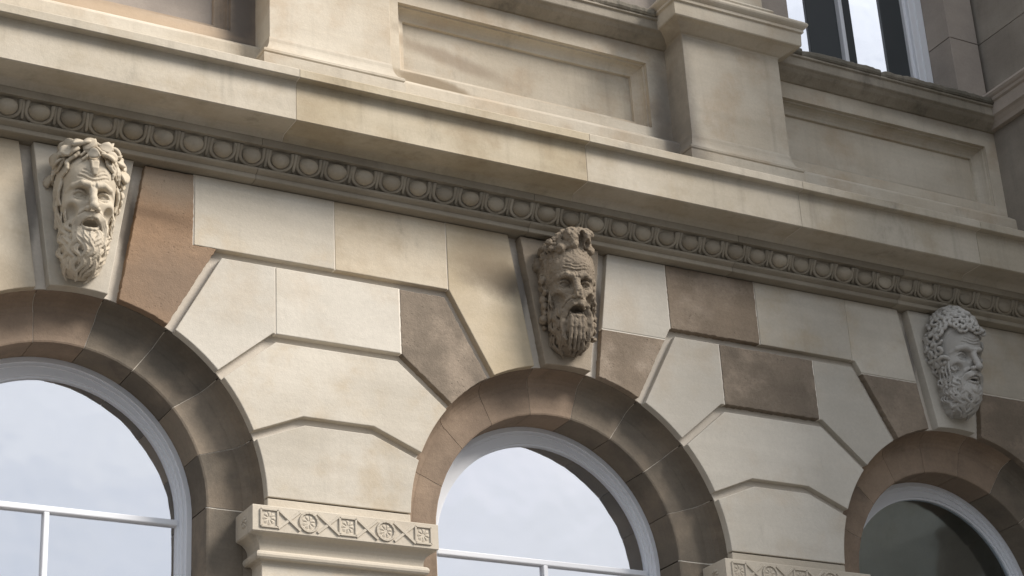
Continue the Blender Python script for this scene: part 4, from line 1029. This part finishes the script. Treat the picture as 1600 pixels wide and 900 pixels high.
# --- third head: short curls drilled at the centre, curly beard
h3 = head_root('carved_head', 6.0, 1.532, 'grey stone curly-haired bearded head with parted lips, above the dark arched window')
fv = face(0.35, 0.8); sdf_obj('face', fv, 'head_grey', h3, TILT_H)
bv, sf, rgb = beard(15, -0.385, 0.128, 0.013, 0.0085, 4, depth=0.235); moustache(bv, 0.8, 0.0105)
def curl(v, p, n_, R__, r__, sg, hole=True, a0=0.0):
    """a comma of hair: a strand that winds in on itself and rises"""
    n_ = Vector(n_); a = n_.cross(Vector((0.1, 0.2, 1))).normalized(); b = n_.cross(a)
    pts = []
    for j in range(11):
        t = j/10; ang_ = a0+sg*t*5.6; rr = R__*(1.25-0.85*t)
        q = Vector(p)+a*rr*math.cos(ang_)+b*rr*math.sin(ang_)+n_*(0.016*t-0.004); pts.append(tuple(q))
    v.strand(pts, r__*0.7, r__*0.85, 0.0015)
    if hole: v.cap(tuple(Vector(p)+n_*0.03), tuple(Vector(p)-n_*0.006), 0.0065, 0.0045, 0.002, cut=True)
rgc = random.Random(31)
for s_ in (-1, 1):
    for q in range(14):
        u_ = s_*(0.55+0.45*rgc.random()); t = rgc.uniform(-0.35, 0.75); p = sf(u_, max(0, t), 0.004); p = (p[0], p[1], -0.135-0.26*t)
        curl(bv, p, Vector((p[0], p[1]-0.04, 0)).normalized(), 0.022, 0.012, s_, q % 3 == 0, q*1.1)
sdf_obj('beard', bv, 'head_grey', h3, TILT_H)
hv = Vol((-0.25, -0.03, -0.20), (0.25, 0.38, 0.42), HV)
hv.ell((0, 0.055, 0.115), (0.166, 0.196, 0.245), 0); hv.ell((0, 0.27, 0.005), (0.128, 0.21, 0.165), 0.02, cut=True)
N = 250
for i in range(N):                                   # curls spread evenly over the cap
    zf = 1-2*(i+0.5)/N; ph = i*2.39996
    d = Vector((math.sqrt(1-zf*zf)*math.cos(ph), math.sqrt(1-zf*zf)*math.sin(ph), zf))
    p = (d.x*0.180+rgc.uniform(-0.008, 0.008), 0.055+d.y*0.213, 0.115+d.z*0.258+rgc.uniform(-0.008, 0.008))
    if p[1] < -0.01: continue
    if p[1] > 0.15 and p[2] < 0.205+0.02*math.cos(p[0]*20): continue
    if p[2] < -0.10: continue
    curl(hv, p, (d+Vector((rgc.uniform(-0.3, 0.3), rgc.uniform(-0.3, 0.3), rgc.uniform(-0.3, 0.3)))).normalized(), rgc.uniform(0.022, 0.034), rgc.uniform(0.014, 0.019), rgc.choice((-1, 1)), rgc.random() < 0.10, rgc.uniform(0, 6.3))
for i in range(9):                                   # fringe of combed-up locks over the brow
    x0 = -0.115+0.029*i; curl(hv, (x0, 0.262-0.9*x0*x0*2.2, 0.198+0.006*math.cos(i*2)), (x0*2, 1, 0.2), 0.022, 0.013, 1 if i % 2 else -1, i % 2 == 0, i*1.3)
sdf_obj('hair', hv, 'head_grey', h3, TILT_H)

# ------------------------------------------------------------------ street
gr = obj('ground', [(-900, -900, GZ-0.16), (900, -900, GZ-0.16), (900, 900, GZ-0.16), (-900, 900, GZ-0.16)], [(0, 1, 2, 3)], 'asphalt', recalc=False); gr['kind'] = 'structure'
pv = box('pavement', -60, 60, -3.6, -0.08, GZ-0.15, GZ-0.004, 'paving'); pv['kind'] = 'structure'
kb = box('kerb', -60, 60, -3.75, -3.605, GZ-0.15, GZ-0.002, 'kerbstone', bev=0.01); kb['kind'] = 'structure'
